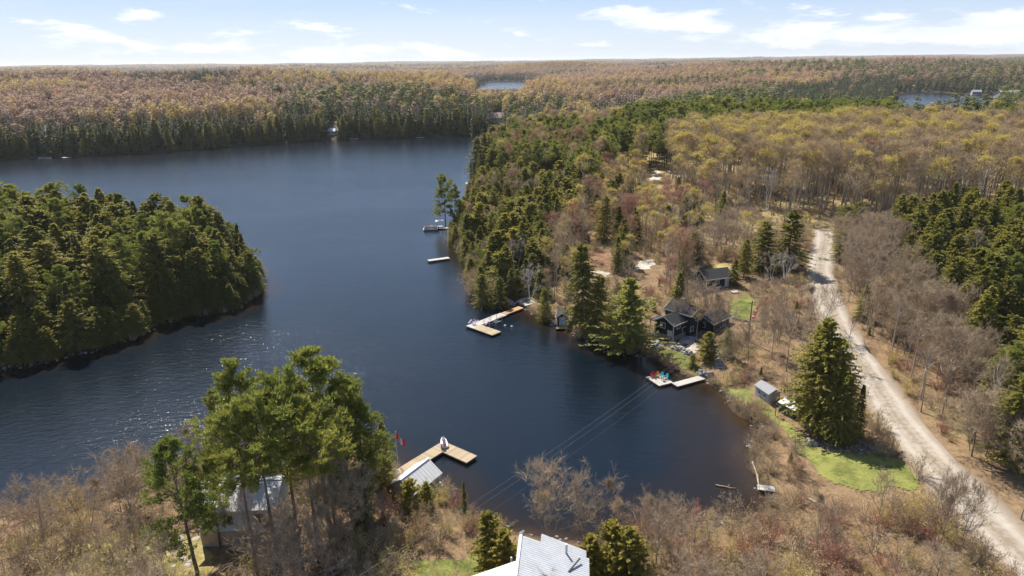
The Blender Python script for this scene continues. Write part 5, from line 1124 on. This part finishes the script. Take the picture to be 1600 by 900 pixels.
# long dock with boat lifts
A_, B_ = at(813, 480.5, .5)[:2], at(735, 510, .5)[:2]; d = B_ - A_; L = np.hypot(*d); rz = math.atan2(d[1], d[0]); ux, uy = d / L, np.array([-d[1], d[0]]) / L
t = thing('dock', 'long L-shaped dock with orange inner end and boat lifts in its angle', 'dock', (*A_, 0), rz)
deck(t, -.3, 5.6, -.85, .85, .52, WOODO); deck(t, 5.65, L + .4, -1.05, 1.05, .45, WOODG); deck(t, L - 2.4, L + .4, 1.07, 7.2, .45, WOOD, along='y')
W2 = lambda x, y: A_ + ux * x + uy * y
for k, (x, y, lb) in enumerate(((L - 3.6, 2.4, 'white-framed boat lift in the angle of the long dock'), (L - 6.3, 1.9, 'second white-framed boat lift nearer the shore in the angle of the long dock'))):
    q = W2(x, y); o = thing('boat_lift', lb, 'boat lift', (*q, 0), rz)
    for sx_ in (-1, 1):
        for sy in (-1, 1): MB().tube([(sx_ * .9, sy * .85, -1.2), (sx_ * .9, sy * .85, 1.7)], .06, 6).build('post', WHITE, o)
    for sy in (-1, 1): MB().box((0, sy * .85, 1.62), (1.9, .1, .1)).build('top_beam', WHITE, o); MB().box((0, sy * .4, .3), (1.8, .14, .12)).build('cradle', STEEL, o)
    if k == 0: jetski('dark purple jet ski hanging in the boat lift of the long dock', q[0], q[1], .38, rz, plasti('purple_gel', (.09, .06, .14)), BLACK, plasti('violet_gel', (.24, .18, .36)))
q = W2(L - 2.5, -1.75); jetski('pale lilac jet ski moored at the outer side of the long dock', q[0], q[1], .1, rz, plasti('pale_lilac_gel', (.5, .46, .6)), BLACK, plasti('violet_gel', (.24, .18, .36)))
q = W2(L - 1.2, -.2); lounge('pale deck chair at the outer corner of the long dock', q[0], q[1], .48, rz + 1.2, plasti('lilac_plastic', (.5, .46, .55)), None)
for px, py, lb in ((789.3, 508.8, 'white mooring buoy nearer the long dock'), (799.8, 510.2, 'white mooring buoy farther from the long dock, toward the navy boathouse')):
    p = at(px, py, .12); MB_ = MB().loft([[(r_ * math.cos(a), r_ * math.sin(a), z_) for a in [k * .628 for k in range(10)]] for z_, r_ in ((-.25, .12), (-.12, .27), (.06, .32), (.22, .24), (.33, .1))])
    o = thing('mooring_buoy', lb, 'buoy', (p[0], p[1], .02), 0, 'mooring buoys'); MB_.build('float', WHITE, o, smooth=True); MB().tube([(0, 0, .32), (0, 0, .42)], .05, 6).build('ring', STEEL, o)
# shore slabs and deck at the root of the long dock
p = land1(822, 476); t = thing('stone_landing', 'pale stepped stone landing at the shore end of the long dock', 'landing', (*p[:2], p[2]), rz)
for i, (dx, dy, l_, w_) in enumerate(((-.3, 0, 2.6, 2.4), (-2.8, .4, 2.4, 2.0), (-.8, -2.2, 2.8, 1.2), (-3.0, -2.0, 2.4, 1.4))): MB().box((dx, dy, .12 + .1 * i), (l_, w_, .3), random.gauss(0, .1)).build('slab', plain('pale_slab', (.35, .33, .30), .9, .15, 2), t)
p = land1(842, 455); t = thing('covered_boat', 'boat under a dark blue tarp behind the white birch at the long dock', 'boat', (*p[:2], p[2] + .2), .9)
MB().loft([[(k, -w_, .5), (k, -w_ * .3, h_), (k, w_ * .3, h_), (k, w_, .5)] for k, w_, h_ in ((-2.1, .8, .95), (-.8, .95, 1.35), (.8, .85, 1.2), (2.2, .2, .75))]).build('tarp', plain('blue_tarp', (.06, .09, .16), .5, .2, 2), t)
MB().loft([[(k, -w_ * .5, zb), (k, -w_, .5), (k, w_, .5), (k, w_ * .5, zb)] for k, w_, zb in ((-2.05, .75, .1), (-.8, .9, 0), (.8, .8, .05), (2.25, .12, .35))]).build('hull', WHITE, t)

# little navy boathouse with pale blue door
p = at(880, 509, .6); t = thing('boathouse', 'little navy boathouse with pale blue door at the water under the tall hemlock', 'boathouse', (p[0], p[1] + 1.6, .55), -.13)
wall_block(t, 3.2, 2.35, 2.1, 2.95, NAVY).rotation_euler = (0, 0, math.pi / 2); gable_roof(t, 3.2, 2.35, 2.1, 2.95, DROOF, .3, rz=math.pi / 2, trim=WHITE)
o = opening(t, 'F', .1, .15, 1.35, 1.75, 2.35, 3.2, 'door', BDOOR); corner_boards(t, 2.35, 3.2, 2.0)
MB().box((-1.2, 0, 1.0), (.06, 3.0, 2.0)).build('side_cladding', plain('rust_cladding', (.33, .17, .09), .8, .2, 2), t)
MB().box((0, -2.3, -.1), (2.6, 1.5, .14)).build('landing_deck', WOODO, t)

# raft with coloured chairs, and the ramp beside it
P1, P2, P3, P4 = [at(px, py, .42)[:2] for px, py in ((1010, 589), (1030, 602.5), (1050.5, 597.5), (1031, 585))]; c = (P1 + P2 + P3 + P4) / 4; d = P3 - P2; rz = math.atan2(d[1], d[0])
t = thing('swim_raft', 'square grey raft with coloured chairs at the cottage shore', 'raft', (*c, 0), rz); deck(t, -1.55, 1.55, -2.0, 2.0, .42, WOODG)
for s in (-1, 1): MB().tube([(s * 1.1, -1.8, .08), (s * 1.1, 1.8, .08)], .2, 8).build('float', BLACK, t)
rx, ry = np.array([math.cos(rz), math.sin(rz)]), np.array([-math.sin(rz), math.cos(rz)])
for (u, v, lb, cl_) in ((-.55, 1.35, 'red slatted deck chair, the left one on the raft', ('red_plastic', (.55, .03, .03))), (.15, 1.05, 'orange-yellow slatted deck chair second from left on the raft', ('orange_plastic', (.75, .30, .03))), (.75, .55, 'teal slatted deck chair third from left on the raft', ('teal_plastic', (.03, .36, .42))), (1.15, -.35, 'teal slatted deck chair at the right edge of the raft', ('teal_plastic', (.03, .36, .42)))):
    q = c + rx * u + ry * v; lounge(lb, q[0], q[1], .45, rz - 1.1 - .25 * u, plasti(*cl_), 'coloured chairs on the raft')
q = c + rx * .3 - ry * .75; t = thing('side_table', 'small brown table in front of the chairs on the raft', 'table', (*q, .45), rz)
MB().box((0, 0, .45), (.6, .6, .05)).build('table_top', POLE, t)
for s in (-1, 1):
    for v in (-1, 1): MB().box((s * .24, v * .24, .22), (.06, .06, .42)).build('leg', POLE, t)
A_, B_ = at(1054, 601.5, .42)[:2], at(1094, 590, .5)[:2]; d = B_ - A_; L = np.hypot(*d)
t = thing('dock_ramp', 'narrow pale grey ramp from the shore lawn to the raft', 'dock', (*A_, 0), math.atan2(d[1], d[0])); deck(t, 0, L + .5, -.8, .8, .45, WOODG)
# lone platforms up the shore
A_, B_ = at(669, 407, .5)[:2], at(701.5, 402.5, .5)[:2]; d = B_ - A_; L = np.hypot(*d)
t = thing('swim_platform', 'narrow pale floating platform off the wooded right shore', 'dock', (*A_, 0), math.atan2(d[1], d[0])); deck(t, 0, L, -.9, .9, .5, WOODG)
p = at(733, 287, .6); t = thing('swim_platform', 'small white platform at the farthest point of the right shore', 'dock', (p[0], p[1], 0), .05); deck(t, -1.7, 1.7, -1.1, 1.1, .9, plain('white_planks', (.7, .69, .67), .7, .06, 3))
# pontoon dock and boat beside the lone pines
a = at(716, 355.5, .5)[:2]; t = thing('dock', 'white dock reaching out below the lone pines on the point', 'dock', (a[0], a[1], 0), math.pi); deck(t, 0, 8.4, -.8, .8, .45, WOODG)
q = a + np.array([-9.6, -.6]); t = thing('pontoon_boat', 'white pontoon boat with red seats at the end of the dock by the lone pines', 'boat', (*q, 0), math.pi + .05)
for s in (-1, 1): MB().tube([(-2.4, s * .85, .15), (2.0, s * .85, .15), (2.7, s * .85, .35)], [.3, .3, .06], 8).build('pontoon', STEEL, t)
MB().box((0, 0, .5), (4.9, 2.2, .1)).build('deck', WHITE, t)
for s in (-1, 1): MB().box((0, s * 1.06, .9), (4.6, .05, .6)).build('rail', WHITE, t)
MB().box((2.3, 0, .85), (.06, 2.0, .5)).build('rail', WHITE, t)
for x_, y_ in ((1.4, .65), (1.4, -.65), (-1.6, .6)): MB().box((x_, y_, .75), (1.3, .6, .4)).box((x_, y_ + .27 * (1 if y_ > 0 else -1), 1.05), (1.3, .14, .4)).build('seat', plasti('red_vinyl', (.45, .12, .13)), t)
MB().box((-.3, -.6, .9), (.5, .5, .7)).build('console', WHITE, t); MB().box((-2.6, 0, .65), (.4, .4, .9)).build('outboard_motor', BLACK, t)
q = a + np.array([-6.8, 2.6]); t = thing('boat_lift', 'boat lift with flat white canopy behind the white dock by the lone pines', 'boat lift', (*q, 0), 0)
for sx_ in (-1, 1):
    for sy in (-1, 1): MB().tube([(sx_ * 1.0, sy * 1.0, -1), (sx_ * 1.0, sy * 1.0, 2.4)], .06, 6).build('post', STEEL, t)
MB().loft([[(k, -1.2, 2.35), (k, -.7, 2.6), (k, .7, 2.6), (k, 1.2, 2.35)] for k in (-1.4, 0, 1.4)]).build('canopy', WHITE, t); MB().box((0, 0, .35), (2.4, 1.6, .14)).build('cradle', STEEL, t)

# sheds on the lawn
p = land((1179, 1199.7), (617.7, 631)); d = p[1] - p[0]; c = (p[0] + p[1])[:2] / 2; rz = math.atan2(d[1], d[0]); nn = np.array([-d[1], d[0]]) / np.hypot(d[0], d[1])
t = thing('shed', 'pale grey shed with two small dark windows facing the bay', 'shed', (*(c + nn * 1.15), min(p[0][2], p[1][2])), rz)
wall_block(t, 3.5, 2.3, 1.9, 2.5, GWALL, .5); gable_roof(t, 3.5, 2.3, 1.9, 2.5, plain('brown_shingle', (.27, .27, .28), .9, .2, 6), .2)
opening(t, 'F', -.6, .85, .4, .5, 3.5, 2.3, panes=1, trim=GWALL); opening(t, 'F', .75, .85, .4, .5, 3.5, 2.3, panes=1, trim=GWALL); opening(t, 'R', 0, .1, .8, 1.7, 3.5, 2.3, 'door', TWALL, TWALL)
p = land((1215.6, 1240), (643, 655)); d = p[1] - p[0]; c = (p[0] + p[1])[:2] / 2; rz = math.atan2(d[1], d[0]); nn = np.array([-d[1], d[0]]) / np.hypot(d[0], d[1])
t = thing('shed', 'green shed with pale grey roof at the foot of the big hemlock', 'shed', (*(c + nn * 1.1), min(p[0][2], p[1][2])), rz)
wall_block(t, 3.0, 2.2, 1.75, 2.25, GREENW, .5); gable_roof(t, 3.0, 2.2, 1.75, 2.25, MROOF, .18, .07, ribs=.4); opening(t, 'L', 0, .05, .9, 1.6, 3.0, 2.2, 'door', GREENW, WHITE); opening(t, 'F', .5, .8, .5, .45, 3.0, 2.2, panes=1, trim=GREENW)
p = land1(1211, 650); t = thing('lamp_post', 'dark thin post with a box on the lawn left of the green shed', 'post', p); MB().tube([(0, 0, -.2), (0, 0, 2.3)], .07, 6).build('post', POLE, t); MB().box((.1, -.1, 1.9), (.4, .3, .4)).build('box', BLACK, t)
# platform, logs in the bay
p = at(1197, 763, .6); t = thing('platform', 'small pale wooden platform on the brushy bank of the bay', 'dock', (p[0], p[1], .35), -.25); deck(t, -1.15, 1.15, -.62, .62, .3, WOODG, .26)
def log(label, p0, p1, r_, mat, seed):
    a, b = at(*p0[:2], p0[2]), at(*p1[:2], p1[2]); o = thing('log', label, 'log', a); g = random.Random(seed); v = b - a; pts = [tuple(v * k + np.array([g.gauss(0, .1), g.gauss(0, .1), 0]) * (0 < k < 1)) for k in (0, .25, .5, .75, 1)]
    MB().tube(pts, [r_, r_ * .95, r_ * .85, r_ * .7, r_ * .4], 7).build('bole', mat, o); m_ = v * .6; MB().tube([tuple(m_), tuple(m_ + np.array([.35, .3, .3]))], [r_ * .4, r_ * .2], 5).build('stub', mat, o)
LOGM = plain('wet_log', (.25, .17, .09), .7, .25, 3)
log('floating brown log in the shallow end of the bay', (1118, 758, .06), (1150, 763, .06), .15, LOGM, 1); log('long pale log slanting along the brushy bank of the bay', (1176, 722, .08), (1188, 764, .3), .16, plain('grey_log', (.36, .29, .22), .8, .25, 3), 2)
log('fallen pale trunk lying in the thicket below the lawn', (1262, 778, 1.2), (1296, 796, 1.2), .16, BARKD, 3)
# utility pole and three wires over the bay
pt = np.array([46.4, 124.0, 0]); pt[2] = gz(*pt[:2]); tp = at(1172, 488, 12.2)
tp_xy = land1(1169, 533); hpole = 8.6
t = thing('utility_pole', 'brown wooden utility pole beside the yard right of the cottage', 'pole', tp_xy); MB().tube([(0, 0, -.5), (0, 0, hpole)], [.17, .11], 8).build('pole', POLE, t); MB().box((0, 0, hpole - .5), (1.7, .12, .14), .5).build('crossarm', POLE, t)
for s in (-.7, 0, .7): MB().tube([(s * math.cos(.5), s * math.sin(.5), hpole - .43), (s * math.cos(.5), s * math.sin(.5), hpole - .15)], .06, 6).build('insulator', STEEL, t)
nearp = at(543, 912, 11.0); t = thing('utility_pole', 'wooden utility pole on the near bank where the wires end', 'pole', (nearp[0], nearp[1], gz(*nearp[:2]))); hn = 11.0 - gz(*nearp[:2])
MB().tube([(0, 0, -.5), (0, 0, hn + .4)], [.17, .11], 8).build('pole', POLE, t); MB().box((0, 0, hn), (1.7, .12, .14), .5).build('crossarm', POLE, t)
WIRE = plain('grey_wire', (.30, .30, .31), .5, .05, 1, metal=.3)
for k, (s, drop, lb) in enumerate(((0, 0, 'upper-left wire of the pair crossing the bay'), (0, -.95, 'lower-right wire of the pair crossing the bay'), (1.5, -2.2, 'faint third wire crossing the bay right of the pair'))):
    A_ = np.array([nearp[0] + s * .88, nearp[1] + s * .48, 11.05 + drop]); B_ = np.array([tp_xy[0] + min(s, .7) * .88, tp_xy[1] + min(s, .7) * .48, tp_xy[2] + hpole - .15 + drop]); pts = []
    for i in range(25): u = i / 24; q = A_ * (1 - u) + B_ * u; q[2] -= 4 * 1.6 * u * (1 - u); pts.append(tuple(q - A_))
    o = thing('power_line', lb + ', between the two utility poles' if k < 2 else lb, 'wire', A_, 0, 'wires over the bay'); MB().tube(pts, (.015, .014, .008)[k], 4).build('cable', WIRE, o)
# red and white canoe by the yard
p = land1(1180, 499); t = thing('canoe', 'red and white canoe stood on end beside the yard wall', 'canoe', (p[0], p[1], p[2] + 1.3), .3); t.rotation_euler = (0, -1.15, .5)
MB().loft([[(k, -w_ * .5, 0), (k, -w_, .32), (k, 0, .36), (k, w_, .32), (k, w_ * .5, 0)] for k, w_ in ((-1.8, .05), (-1.2, .3), (0, .42), (1.2, .3), (1.8, .05))]).build('hull', plasti('red_hull', (.34, .05, .06)), t)
for x_ in (-.7, .6): MB().box((x_, 0, .39), (.3, .6, .06)).build('seat', WHITE, t)
stones('stone_edging', 'low line of grey stones along the bottom of the yard above the cottage', 'stone wall', [(1146, 497), (1156, 501), (1168, 503), (1178, 502)], 12, .45, .8, DSTONE, 1, 12)

# near cottage behind the pines
bx = at(352, 850, 3.0); bz = gz(bx[0], bx[1] + 3)
t = thing('cottage', 'pale blue cottage with grey metal roof half hidden by the near pines', 'cottage', (bx[0] + 1.3, bx[1] + 3.6, 3.0), .06)
wall_block(t, 8.6, 6.2, 4.6, 6.0, BWALL, 2.0); gable_roof(t, 8.6, 6.2, 4.6, 6.0, MROOF, .5, .09, ribs=.45, trim=WHITE)
MB().box((-.0, -3.13, .55), (8.62, .08, 1.7)).build('stone_facing', TWALL, t)
MB().box((1.9, -3.14, 3.0), (.1, .1, 3.2)).build('corner_board', WHITE, t)
for u, z_ in ((-2.9, 2.4), (-1.0, 2.4), (2.9, 2.4)): opening(t, 'F', u, z_, 1.3, 1.3, 8.6, 6.2)
opening(t, 'F', .9, -.2, 1.0, 2.05, 8.6, 6.2, 'door', WHITE)
p = land1(292, 852); t = thing('flagstone_path', 'pale flagstones at the left end of the near cottage', 'path', p)
rd = random.Random(5)
for i in range(26): x_, y_ = rd.uniform(-2.2, 2.2), rd.uniform(-4, 3); MB().rock((0, 0, 0), (rd.uniform(.5, 1.1), rd.uniform(.4, .9), .2), 500 + i).build('flagstone', plain('pale_flagstone', (.33, .29, .27), .9, .2, 2), t, (x_, y_, gz(p[0] + x_, p[1] + y_) - p[2] + .06), rd.uniform(0, 6))
p = land1(232, 824); t = thing('grill', 'black covered grill on the pale grass left of the near cottage', 'grill', (*p[:2], p[2]), .4)
MB().box((0, 0, .95), (1.2, .6, .3)).build('firebox', BLACK, t); MB().prism([(-.3, 1.1), (.3, 1.1), (.22, 1.4), (-.1, 1.45)], -.6, .6).build('lid', BLACK, t)
for s in (-1, 1):
    for v in (-1, 1): MB().box((s * .5, v * .24, .4), (.06, .06, .82)).build('leg', BLACK, t)
# near metal-roofed house at the bottom edge
hx0, hy0 = at(814, 836, 9.0)[:2]; ex0, ey0 = at(920, 866, 6.5)[:2]; rot = -.10
t = thing('house', 'house with large grey ribbed metal roof at the near edge', 'house', (hx0, hy0, 3.2), rot)
Wh = ex0 - hx0
def roof_plane(nm, pts, mat, ribs, ribdir, ribmat):
    """thick roof panel through 4 corner points (ridge far, ridge near, eave near, eave far), with ribs from ridge to eave"""
    P = [np.array(q, float) for q in pts]; n_ = nrm(np.cross(P[1] - P[0], P[3] - P[0])[None])[0]; n_ = n_ if n_[2] > 0 else -n_
    b = MB(); V = P + [q - n_ * .16 for q in P]; b.add(V, [(0, 1, 2, 3), (7, 6, 5, 4), (0, 4, 5, 1), (1, 5, 6, 2), (2, 6, 7, 3), (3, 7, 4, 0)]); rf = b.build(nm, mat, t)
    for i in range(1, ribs):
        k = i / ribs; a, c_ = P[0] + (P[1] - P[0]) * k + n_ * .02, P[3] + (P[2] - P[3]) * k + n_ * .02; MB().tube([tuple(a), tuple(c_)], .013, 4).build('roof_rib', ribmat, rf)
    return rf
zr, ze = 5.8, 3.3
roof_plane('roof', [(0, 0, zr), (0, -14, zr), (Wh, -14, ze), (Wh, 0, ze)], MROOF, 46, 0, MROOF)
roof_plane('roof', [(2.1, 1.3, zr - .72), (2.1, .02, zr - .72), (Wh - .3, .02, ze + .14), (Wh - .3, 1.0, ze + .14)], MROOF, 4, 0, MROOF)
roof_plane('lower_roof', [(-.05, -3.2, zr - .5), (-.05, -14, zr - .5), (-5.0, -14, ze - .4), (-5.0, -3.2, ze - .4)], WROOF, 36, 0, WROOF)
MB().box((0, -7, zr + .03), (.3, 14.1, .08)).build('ridge_cap', WROOF, t)
b = MB(); b.loft([[(.25, y_, -2.5), (Wh - .45, y_, -2.5), (Wh - .45, y_, ze - .05), (.25, y_, zr - .25)] for y_ in (-.4, -14)]).build('wall', GWALL, t)
b = MB(); b.loft([[(-4.7, y_, -2.5), (.2, y_, -2.5), (.2, y_, zr - .75), (-4.7, y_, ze - .55)] for y_ in (-3.5, -14)]).build('wall', WHITE, t)
MB().box((-.16, -1.6, zr - .3), (.06, 3.2, .5)).build('fascia', WHITE, t); MB().box((-.2, -3.0, zr - .25), (.3, .3, .3)).build('vent', BLACK, t)
MB().tube([(4.75, -.4, ze + .6), (4.75, -.4, ze + 2.0)], .14, 10).build('flue_pipe', STEEL, t)
MB().box((5.6, -2.0, ze + .76), (.14, 2.4, .1), -.5, ('X', 0)).build('ladder_hook', BLACK, t)
o = thing('deck_railing', 'white railing post and rail at the left corner of the metal-roofed house', 'railing', (*at(799, 878, 5.2)[:2], 3.3), rot)
MB().box((0, 0, .9), (.2, .2, 3.2)).build('post', WHITE, o); MB().box((1.1, .02, 1.9), (2.0, .1, .12)).build('rail', WHITE, o); MB().box((1.1, .02, 1.2), (2.0, .1, .1)).build('rail', WHITE, o)
for i in range(7): MB().box((.3 + .25 * i, .02, 1.55), (.05, .05, .62)).build('baluster', WHITE, o)

# far buildings
def far_house(label, px, py, L, Wd, h, hr, wm, rm, rz, dz=0.0, chimney=True, extra=None):
    p = land1(px, py) if isinstance(px, (int, float)) else px; o = thing('house', label, 'house', (p[0], p[1], p[2] + dz), rz); wall_block(o, L, Wd, h, hr, wm, 4); gable_roof(o, L, Wd, h, hr, rm, .5, .2)
    for u in (-.28, .05, .33): opening(o, 'F', u * L, .9, 1.5, 1.3, L, Wd)
    opening(o, 'F', -.08 * L, .05, 1.0, 2.1, L, Wd, 'door', WHITE)
    if chimney: MB().box((L * .25, .4, hr + .3), (.8, .8, 1.4)).build('chimney', DSTONE, o)
    return o
PROOF = plain('pinkish_brown_roof', (.30, .22, .19), .85, .15, 3); LROOF = plain('pale_blue_grey_roof', (.24, .265, .30), .7, .1, 2)
far_house('cottage with pale roof in a clearing on the far shore', FARH['pale'], 0, 8, 5.5, 2.8, 4.6, WHITE, plain('white_far_roof', (.42, .45, .49), .6, .08, 2), .1)
far_house('big pinkish-brown roofed house above the right end of the far shore', FARH['pink'], 0, 15, 10, 4.5, 8.6, TWALL, PROOF, -.2, 0)
far_house('house with blue-grey roof among trees at the left of the far shore', FARH['blue'], 0, 12, 9, 4, 7.4, BWALL, LROOF, .5, 0)
far_house('white house in a clearing beyond the hardwood stand', 1156, 160, 13, 9, 4, 7.0, WHITE, PROOF, .2, 3)
far_house('white lakeside house with blue roof by the distant right-hand lake', 1524, 151, 12, 8, 3.2, 5.5, GWALL, LROOF, -.3, 4)
far_house('big pale-roofed house at the right border by the distant lake', 1572, 164, 24, 14, 4, 8, GWALL, plain('cream_roof', (.58, .54, .47), .7, .1, 2), .15, 8)
for px, py, lb, L in ((553, 217, 'white dock on the far shore beside the pale-roofed cottage', 7), (656, 215, 'white dock on the far shore below the rocky bank', 7), (103, 246.5, 'short white dock on the far shore left of the frame centre', 6)):
    p = at(px, py, .5); o = thing('dock', lb, 'dock', (p[0], p[1], 0), random.uniform(-.3, .3)); MB().box((0, 0, .6), (L, 2.2, .25)).build('deck', WHITE, o)
    for s in (-1, 1): MB().tube([(s * L * .35, 0, .5), (s * L * .35, 0, -1)], .12, 5).build('post', DWOOD, o)
p = at(70, 247.5, .3); o = thing('motorboat', 'white motorboat at the far shore under the blue-grey roofed house', 'boat', (p[0], p[1], .1), .25)
MB().loft([[(k, -w_ * .5, 0), (k, -w_, .8), (k, w_, .8), (k, w_ * .5, 0)] for k, w_ in ((-3.4, .95), (-1, 1.15), (1.4, 1.0), (3.8, .1))]).build('hull', WHITE, o); MB().box((0, 0, 1.15), (1.2, 1.6, .7)).build('windscreen', GLASS, o); MB().box((-3.6, 0, .8), (.5, .5, .9)).build('outboard_motor', BLACK, o)
stones('boulder_pile', 'tan boulders on the far shore bank beside the white dock', 'rocks', [(622, 213.5), (634, 213), (646, 212.5)], 12, 1.4, 2.6, TWALL, 1, 14)
# ---------------------------------------------------------------- loose ground cover (nobody could count it)
def tuft(seed, n, L, w, mat, spread):
    g = np.random.default_rng(seed); P = np.column_stack([g.normal(0, spread, (n, 2)), np.full(n, -.03)]); D = nrm(np.column_stack([g.normal(0, .5, (n, 2)), np.ones(n)])); C = Parts(); C.add(blades(g, P, D, g.uniform(.5, 1.2, n) * L, np.full(n, w))); return C.mesh('tuft', [mat])
DRYG = foliage('dead_grass', (.30, .22, .12), (.46, .36, .20), .2, .8); GRNG = foliage('green_grass', (.12, .18, .03), (.24, .28, .06), .3, .7)
X, Y = jgrid(52, 230, 1.25, R(43)); S = shore(X, Y); ok = (S > .2) & (pdist(X, Y, RC, False) > 3.3) & ~inside(X, Y, ISLE); ok &= fbm(X, Y, 9, 71) > .44
for pl in KEEP_POLYS: ok &= ~inside(X, Y, pl)
X, Y, S = X[ok], Y[ok], S[ok]; n = len(X); sc = rng.uniform(.6, 1.4, n)
scatter_group('dead_grass', 'dead grass and leaf litter on the woodland floor', np.column_stack([X, Y, hgt(X, Y, S)]), np.column_stack([np.zeros((n, 2)), rng.uniform(0, 6.28, n)]), np.column_stack([sc, sc, sc]), rng.integers(0, 3, n), [(tuft(600 + i, 40, .38, .035, DRYG, .38),) for i in range(3)])
RK = [(MB().rock((0, 0, .1), (1, .8, .6), 700 + i).mesh('rock', STONE if i % 2 else DSTONE),) for i in range(4)]
X, Y = jgrid(52, 260, 1.1, R(43)); S = shore(X, Y); ok = (S > -1.0) & (S < .7) & (fbm(X, Y, 7, 81) > .5); X, Y, S = X[ok], Y[ok], S[ok]; n = len(X); sc = rng.uniform(.25, .85, n)
scatter_group('shore_rocks', 'scattered stones along the waterline', np.column_stack([X, Y, hgt(X, Y, S)]), np.column_stack([np.zeros((n, 2)), rng.uniform(0, 6.28, n)]), np.column_stack([sc, sc, sc]), rng.integers(0, 4, n), RK)
X, Y = jgrid(80, 130, .55, R(43)); ok = inside(X, Y, STONEBED); X, Y = X[ok], Y[ok]; n = len(X); sc = rng.uniform(.2, .5, n)
scatter_group('stone_bed', 'bed of lilac-grey stones under the big hemlock on the lawn', np.column_stack([X, Y, hgt(X, Y) + .05]), np.column_stack([np.zeros((n, 2)), rng.uniform(0, 6.28, n)]), np.column_stack([sc, sc, sc]), rng.integers(0, 4, n), RK)

# ---------------------------------------------------------------- the air
mt, n = newmat('haze'); pv_ = n.n('ShaderNodeVolumePrincipled', i={'Color': (.93, .96, 1.0, 1), 'Density': 4.5e-5, 'Anisotropy': .2}); n.n('ShaderNodeOutputMaterial', i={1: pv_.outputs[0]})
hb = MB().box((0, 13000, 72), (53000, 27000, 152)); tag(hb.build('haze', mt), 'thin blue haze of the air over the lake and woods', None, None, 'stuff')
